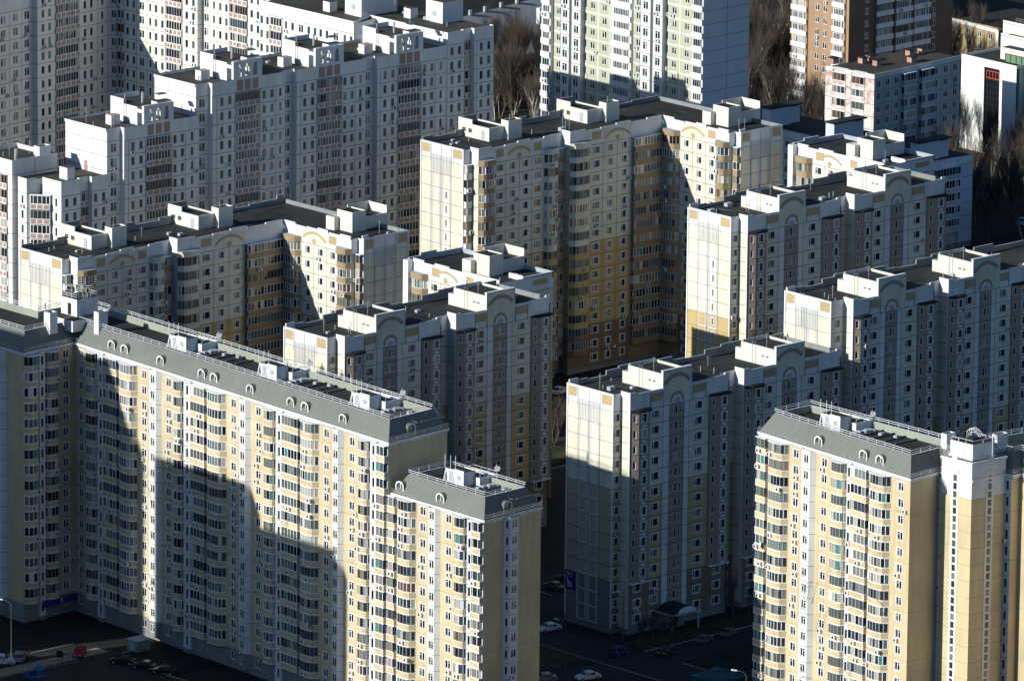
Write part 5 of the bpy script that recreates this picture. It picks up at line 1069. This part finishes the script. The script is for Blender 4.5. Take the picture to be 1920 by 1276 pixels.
# ================================================================== cars
def make_car(name, col, label, kind='hatch'):
    root = empty(name, (0,0,0), label, 'car', 'cars parked in the yards')
    L, W = (4.5, 1.8) if kind == 'sedan' else ((4.1,1.75) if kind == 'hatch' else (4.6,1.85)); Hh = {'sedan':1.45,'hatch':1.5,'suv':1.72}[kind]
    sill, belt = .28, (.88 if kind != 'suv' else 1.0)
    def loft(prof, wf, mt, mb):   # prof: (x,z) outline; wf(z) half width
        n = len(prof); A = [(x,-wf(x,z),z) for x, z in prof]; B = [(x,wf(x,z),z) for x, z in prof]
        for i in range(n): j = (i+1) % n; mb.quad(A[i],A[j],B[j],B[i],mt)
        mb.poly(A, mt); mb.poly(list(reversed(B)), mt)
    body = [(-L/2,.35),(-L/2+.05,.75),(-L/2+.15,belt),(-L/2+.5,belt+.03),(L/2-1.15,belt),(L/2-.25,belt-.16),(L/2-.03,.6),(L/2,.32),(L/2-.35,sill),(-L/2+.3,sill)]
    mb = MB(); loft(body, lambda x, z: W/2*(1 if z > .4 else .95)*(1-.06*(abs(x)/(L/2))**4), col, mb)
    if kind == 'sedan': cab = [(-L/2+.65,belt),(-L/2+1.25,Hh-.05),(-.2,Hh),(.45,Hh-.05),(L/2-1.25,belt)]
    else: cab = [(-L/2+.12,belt),(-L/2+.45,Hh-.05),(-.2,Hh),(.4,Hh-.06),(L/2-1.25,belt)]
    loft(cab, lambda x, z: W/2*(.97-.17*(z-belt)/(Hh-belt)), col, mb)
    c = link('body', mb.mesh('body'), root)
    mb = MB(); wf = lambda z: W/2*(.97-.17*(z-belt)/(Hh-belt))+.012
    z0, z1 = belt+.07, Hh-.12
    xs0, xs1 = (cab[0][0]+.3, cab[1][0]+.12), (cab[4][0]-.35, cab[3][0]-.06)
    for s in (-1, 1):
        mid = -.05
        for (a, b_, c_, d_) in ((xs0[0], mid-.05, mid-.05, xs0[1]), (mid+.05, xs1[0], xs1[1], mid+.05)): mb.quad((a,s*wf(z0),z0),(b_,s*wf(z0),z0),(c_,s*wf(z1),z1),(d_,s*wf(z1),z1),'glass1')
    for (p, q, e) in ((cab[3], cab[4], .02), (cab[1], cab[0], -.02)):
        a = (p[0]+(q[0]-p[0])*.12, p[1]+(q[1]-p[1])*.12); b_ = (p[0]+(q[0]-p[0])*.88, p[1]+(q[1]-p[1])*.88)
        mb.quad((a[0]+e,-wf(a[1])+.08,a[1]+.015),(a[0]+e,wf(a[1])-.08,a[1]+.015),(b_[0]+e,wf(b_[1])-.08,b_[1]+.015),(b_[0]+e,-wf(b_[1])+.08,b_[1]+.015),'glass1')
    link('window', mb.mesh('window'), root)
    wm = MB(); wm.disc((0,-.0,0),(0,-1,0),.32,'rubber',.2,14,rin=.19); wm.disc((0,0,0),(0,-1,0),.19,'metal',.17,10); wme = wm.mesh('wheel')
    for x in (-L/2+.75, L/2-.8):
        for s in (-1, 1): w = link('wheel', wme, root, (x, s*(W/2-.17), .32)); w.rotation_euler = (0,0,0 if s < 0 else math.pi)
    for nm, x, mtn, z in (('headlight', L/2-.17, 'headlamp', .62), ('tail_light', -L/2+.02, 'taillamp', .70)):
        m_ = MB(); m_.box(-.08,.08,-.19,.19,-.08,.08,mtn); me = m_.mesh(nm)
        for s in (-1, 1): link(nm, me, root, (x, s*(W/2-.3), z))
    return root
def dup(root, loc, rz, label):
    r = root.copy(); COL.objects.link(r); r.location = loc; r.rotation_euler = (0,0,rz); r['label'] = label
    for ch in list(root.children): c = ch.copy(); COL.objects.link(c); c.parent = r
    return r
R = math.radians
def place(o, x, y, a): o.location = (x,y,.02); o.rotation_euler = (0,0,R(a))
place(make_car('parked_car','carred','bright red hatchback on the sunlit lane at the bottom left','hatch'), -80.1, 49.6, 218)
place(make_car('parked_car','carwhite','white van-like car cut by the left edge beside the lane','suv'), -93.6, 54.2, -45)
place(make_car('parked_car','carsilver','silver beige hatchback parked in shade between the white car and the red one','suv'), -89.8, 54.0, 40)
wht = make_car('parked_car','carwhite','white saloon parked in shade at the corner left of the giraffe sign','sedan'); place(wht, -6.9, 8.5, 170)
place(make_car('parked_car','carblue','dark blue hatchback parked by the street lamp in front of the middle block','suv'), -8.2, -10.8, 15)
blk = make_car('parked_car','carblack','black saloon parked right of the red car, nearer the long block','sedan'); place(blk, -77.4, 41.0, 120)
dup(blk, (-76.6,36.2,.02), R(118), 'black saloon parked in the dark foot of the long block, second from the red car')
dup(blk, (-76.0,31.6,.02), R(116), 'black saloon parked in the dark foot of the long block, third from the red car')
dup(wht, (-22.8,-18.6,.02), R(165), 'white saloon cut by the bottom edge between the foreground blocks')
gry = make_car('parked_car','cargrey','grey saloon parked beside the porch of the middle block','sedan'); place(gry, 8.9, -14.5, 20)
dup(gry, (15.2,-14.2,.02), R(18), 'grey saloon parked right of the porch of the middle block, nearest the right foreground block')
dup(blk, (-1.5,-15.8,.02), R(200), 'black saloon with a glinting lamp parked left of the porch')
bei = make_car('parked_car','carbeige','beige saloon half hidden at the bottom beside the end of the long block','sedan'); place(bei, -29.2, -14.5, 150)
dup(gry, (12.6,28.5,.02), R(95), 'grey saloon in the gap between the blocks, just left of the giraffe sign')
dup(blk, (17.5,30.5,.02), R(92), 'black saloon in the gap between the blocks, farther back than the grey one')
dup(wht, (112.0,134.5,.02), R(10), 'white car parked at the far end of the gap, under the tall L-shaped block')
dup(wht, (399.0,367.5,.02), R(60), 'white car parked beyond the birches at the top, left of the orange brick tower')
dup(bei, (402.0,366.0,.02), R(60), 'beige car parked beyond the birches at the top, beside the white one')
dup(wht, (290.0,181.0,.02), R(30), 'white car glimpsed through the trees at the right edge')
# ================================================================== street lamps
def lamp(x, y, h, a, label, double=False):
    r = empty('street_lamp', (x,y,0), label, 'street lamp', 'street lamps', R(a))
    mb = MB(); mb.tube((0,0,0),(0,0,h),.10,'polegrey',8,.05); mb.tube((0,0,0),(0,0,.9),.15,'polegrey',8); link('pole', mb.mesh('pole'), r)
    mb = MB(); pts = [(0,0,h),(.3,0,h+.5),(1.0,0,h+.8),(1.7,0,h+.85)]
    for p, q in zip(pts, pts[1:]): mb.tube(p, q, .05, 'polegrey', 6)
    link('arm', mb.mesh('arm'), r); mb = MB(); mb.tube((1.55,0,h+.86),(2.5,0,h+.95),.12,'carwhite',8,.17); mb.tube((2.5,0,h+.95),(2.62,0,h+.95),.17,'carwhite',8,.05); link('lamp_head', mb.mesh('lamp_head'), r)
lamp(-89.3, 57.0, 9.2, 120, 'street lamp at the bottom left, its head catching the sun')
lamp(-22.5, -57.5, 9.0, 130, 'street lamp with a bright head at the bottom, beside the patterned cabin')
lamp(-1.4, -4.6, 8.5, 200, 'street lamp standing in front of the corner of the middle block')
lamp(-23.3, -13.5, 8.5, 100, 'street lamp rising behind the white saloon at the bottom')
lamp(285.5, 342, 11, 10, 'street lamp among the bare trees at the top, right of the stepped white block')
lamp(120, 128.5, 8, 30, 'street lamp in the gap at the foot of the tall L-shaped block')
mb = MB(); mb.tube((-99.5,52.4,0),(-99.5,52.4,2.2),.04,'metal')
def signboard(x, y, label):
    r = empty('notice_board', (x,y,0), label, 'sign'); m1 = MB(); m1.tube((-.4,0,0),(-.4,0,1.9),.05,'dark'); m1.tube((.4,0,0),(.4,0,1.9),.05,'dark'); link('post', m1.mesh('post'), r); m2 = MB(); m2.box(-.6,.6,-.05,.05,.9,2.1,'dark'); link('panel', m2.mesh('panel'), r); r.rotation_euler = (0,0,-.8)
signboard(-85.3, 48.6, 'small dark notice board on posts beside the lit lane by the red car')
def tarp():
    r = empty('play_slide', (-96.2,43.0,0), 'small blue covered play slide at the bottom left', 'playground slide'); m1 = MB()
    m1.quad((-.6,-1.4,2.2),(.6,-1.4,2.2),(.6,1.4,.3),(-.6,1.4,.3),'tarp'); m1.box(-.7,-.6,-1.4,1.4,.3,1.2,'tarp'); m1.box(.6,.7,-1.4,1.4,.3,1.2,'tarp'); link('slide', m1.mesh('slide'), r)
    m2 = MB(); m2.prism([(-.9,-2.8),(.9,-2.8),(.9,-1.4),(-.9,-1.4)],1.1,1.25,'tarp'); m2.poly([(-.9,-2.8,2.5),(.9,-2.8,2.5),(0,-2.1,3.3)],'tarp'); m2.poly([(-.9,-1.4,2.5),(.9,-1.4,2.5),(0,-2.1,3.3)],'tarp'); m2.poly([(-.9,-2.8,2.5),(-.9,-1.4,2.5),(0,-2.1,3.3)],'tarp'); m2.poly([(.9,-2.8,2.5),(.9,-1.4,2.5),(0,-2.1,3.3)],'tarp')
    for q in ((-.85,-2.75),(.85,-2.75),(-.85,-1.45),(.85,-1.45)): m2.tube((*q,0),(*q,2.5),.06,'tarp')
    link('platform', m2.mesh('platform'), r)
tarp()
fr = empty('fence', (-90,47,0), 'low metal fence along the sunlit lane at the bottom left', 'fence'); mb = MB()
railing(mb, [(-10,.2),(6.5,-.6)], .05, 1.0, (1.0,.3), 2.2, .035, 'metal'); link('rail', mb.mesh('rail'), fr)
# ================================================================== bare trees
def tree_parts(seed, h, barkm, twigm, multi=1):
    rnd = random.Random(seed); tr = MB(); cr = MB()
    def grow(p, d, L, r, lvl):
        n = 3 if lvl < 2 else 2; q = p
        for i in range(n):
            d = (d+Vector((rnd.gauss(0,.05),rnd.gauss(0,.05),rnd.gauss(.03,.03)))).normalized(); q2 = q+d*(L/n); r2 = r*(1-.30*(i+1)/n) if lvl else r*(1-.45*(i+1)/n)
            (tr if lvl < 2 else cr).tube(q, q2, r*(1-.3*i/n), barkm if lvl < 2 else twigm, 5 if lvl == 0 else 3, r2); 
            if lvl < 4:
                k = [3,3,2,2][lvl] if lvl else (3 if i else 1)
                for _ in range(k):
                    a = rnd.uniform(0, 2*math.pi); side = Vector((math.cos(a),math.sin(a),0)); nd = (d*rnd.uniform(.8,1.15)+side*rnd.uniform(.28,.58)+Vector((0,0,.32))).normalized()
                    grow(q.lerp(q2, rnd.uniform(.35,1)), nd, L*rnd.uniform(.40,.68), max(r2*.55,.014), lvl+1)
            q = q2; 
        if lvl == 0:
            for _ in range(3): a = rnd.uniform(0,6.28); grow(q, (d+Vector((math.cos(a),math.sin(a),0))*.35).normalized(), L*.45, r*.4, 1)
    for m_ in range(multi):
        a = rnd.uniform(0,6.28); grow(Vector((.3*m_,0,0)), (Vector((0,0,1))+Vector((math.cos(a),math.sin(a),0))*(.28 if multi > 1 else .06)).normalized(), h*.62, h*.013, 0)
    return tr.mesh('trunk'), cr.mesh('crown')
TV = [tree_parts(11, 17, 'bark', 'twig'), tree_parts(12, 19, 'birch', 'twig', 2), tree_parts(13, 15, 'bark', 'twigred', 2), tree_parts(14, 18, 'bark', 'twigred'), tree_parts(15, 20, 'birch', 'twigred', 1), tree_parts(16, 16, 'birch', 'twig', 3)]
trnd = random.Random(99); taken = []
def tree(x, y, v, s, label, group):
    nm = 'birch_tree' if v in (1, 4, 5) else 'bare_tree'
    r = empty(nm, (x,y,0), label, 'tree', group, trnd.uniform(0,6.28)); r.scale = (s*trnd.uniform(.85,1.1),)*2+(s,)
    link('trunk', TV[v][0], r); link('crown', TV[v][1], r)
FOOT = [(253,268,173,245),(326,362,271,292),(283,314,220,243),(334,373,212,246),(300,350,358,400),(181,195,166,217)]
def wood(n, x0, x1, y0, y1, vs, smin, smax, desc, group, dmin=2.6):
    t_ = 0; c = 0
    while c < n and t_ < n*30:
        t_ += 1; x, y = trnd.uniform(x0,x1), trnd.uniform(y0,y1)
        if any(a-1.5 < x < b_+1.5 and c_-1.5 < y < d_+1.5 for a, b_, c_, d_ in FOOT): continue
        if any((x-q[0])**2+(y-q[1])**2 < dmin**2 for q in taken): continue
        v = trnd.choice(vs); taken.append((x,y)); c += 1
        tree(x, y, v, trnd.uniform(smin,smax), desc[1] if v in (1,4,5) else desc[0], group+(' (birches)' if v in (1,4,5) else ''))
wood(110, 262, 345, 308, 362, [0,2,3,1,4,5], .8, 1.05, ('bare brown tree in the wood between the stepped white block and the green tower','bare pale birch in the wood between the stepped white block and the green tower'), 'trees between the white block and the green tower')
wood(95, 300, 368, 293, 350, [1,4,5,0,2,3,3], .75, 1.0, ('bare reddish tree in the wood left of the orange brick tower','tall bare birch in the wood left of the orange brick tower'), 'trees left of the orange brick tower')
wood(34, 270, 326, 240, 292, [0,2,3,1], .7, .9, ('bare tree standing before the orange brick tower','bare birch standing before the orange brick tower'), 'trees before the orange brick tower')
wood(125, 268, 336, 140, 222, [0,2,3,2,3,0,1,4], .5, .8, ('bare dark tree in the dense wood at the right edge','bare pale birch in the dense wood at the right edge'), 'wood at the right edge')
wood(5, 318, 333, 226, 250, [0,2,3], .7, .9, ('bare tree in front of the modern white building at the right edge','bare birch in front of the modern white building'), 'trees before the white building')
wood(20, 372, 400, 282, 345, [0,3,2], .8, 1.0, ('tall bare tree before the ochre house at the top right','bare birch before the ochre house'), 'trees before the ochre house')
wood(26, 385, 470, 345, 430, [0,2,3,1], .8, 1.0, ('bare tree in the far wood along the top edge','bare birch in the far wood along the top edge'), 'far wood along the top edge', 4)
wood(6, 60, 83, 88, 125, [0,2], .45, .6, ('small bare tree in the dark gap between the blocks','small birch in the gap'), 'trees in the gap')
wood(7, -1, 6, -10.5, -6, [2,0], .18, .26, ('small bare shrub planted at the foot of the middle block','small birch'), 'shrubs at the foot of the middle block', 1.2)
wood(9, 17, 46, -11, -6.5, [2,0,3], .3, .45, ('bare bush in the dark strip right of the porch','small birch right of the porch'), 'bushes right of the porch', 1.6)
finish_buildings()
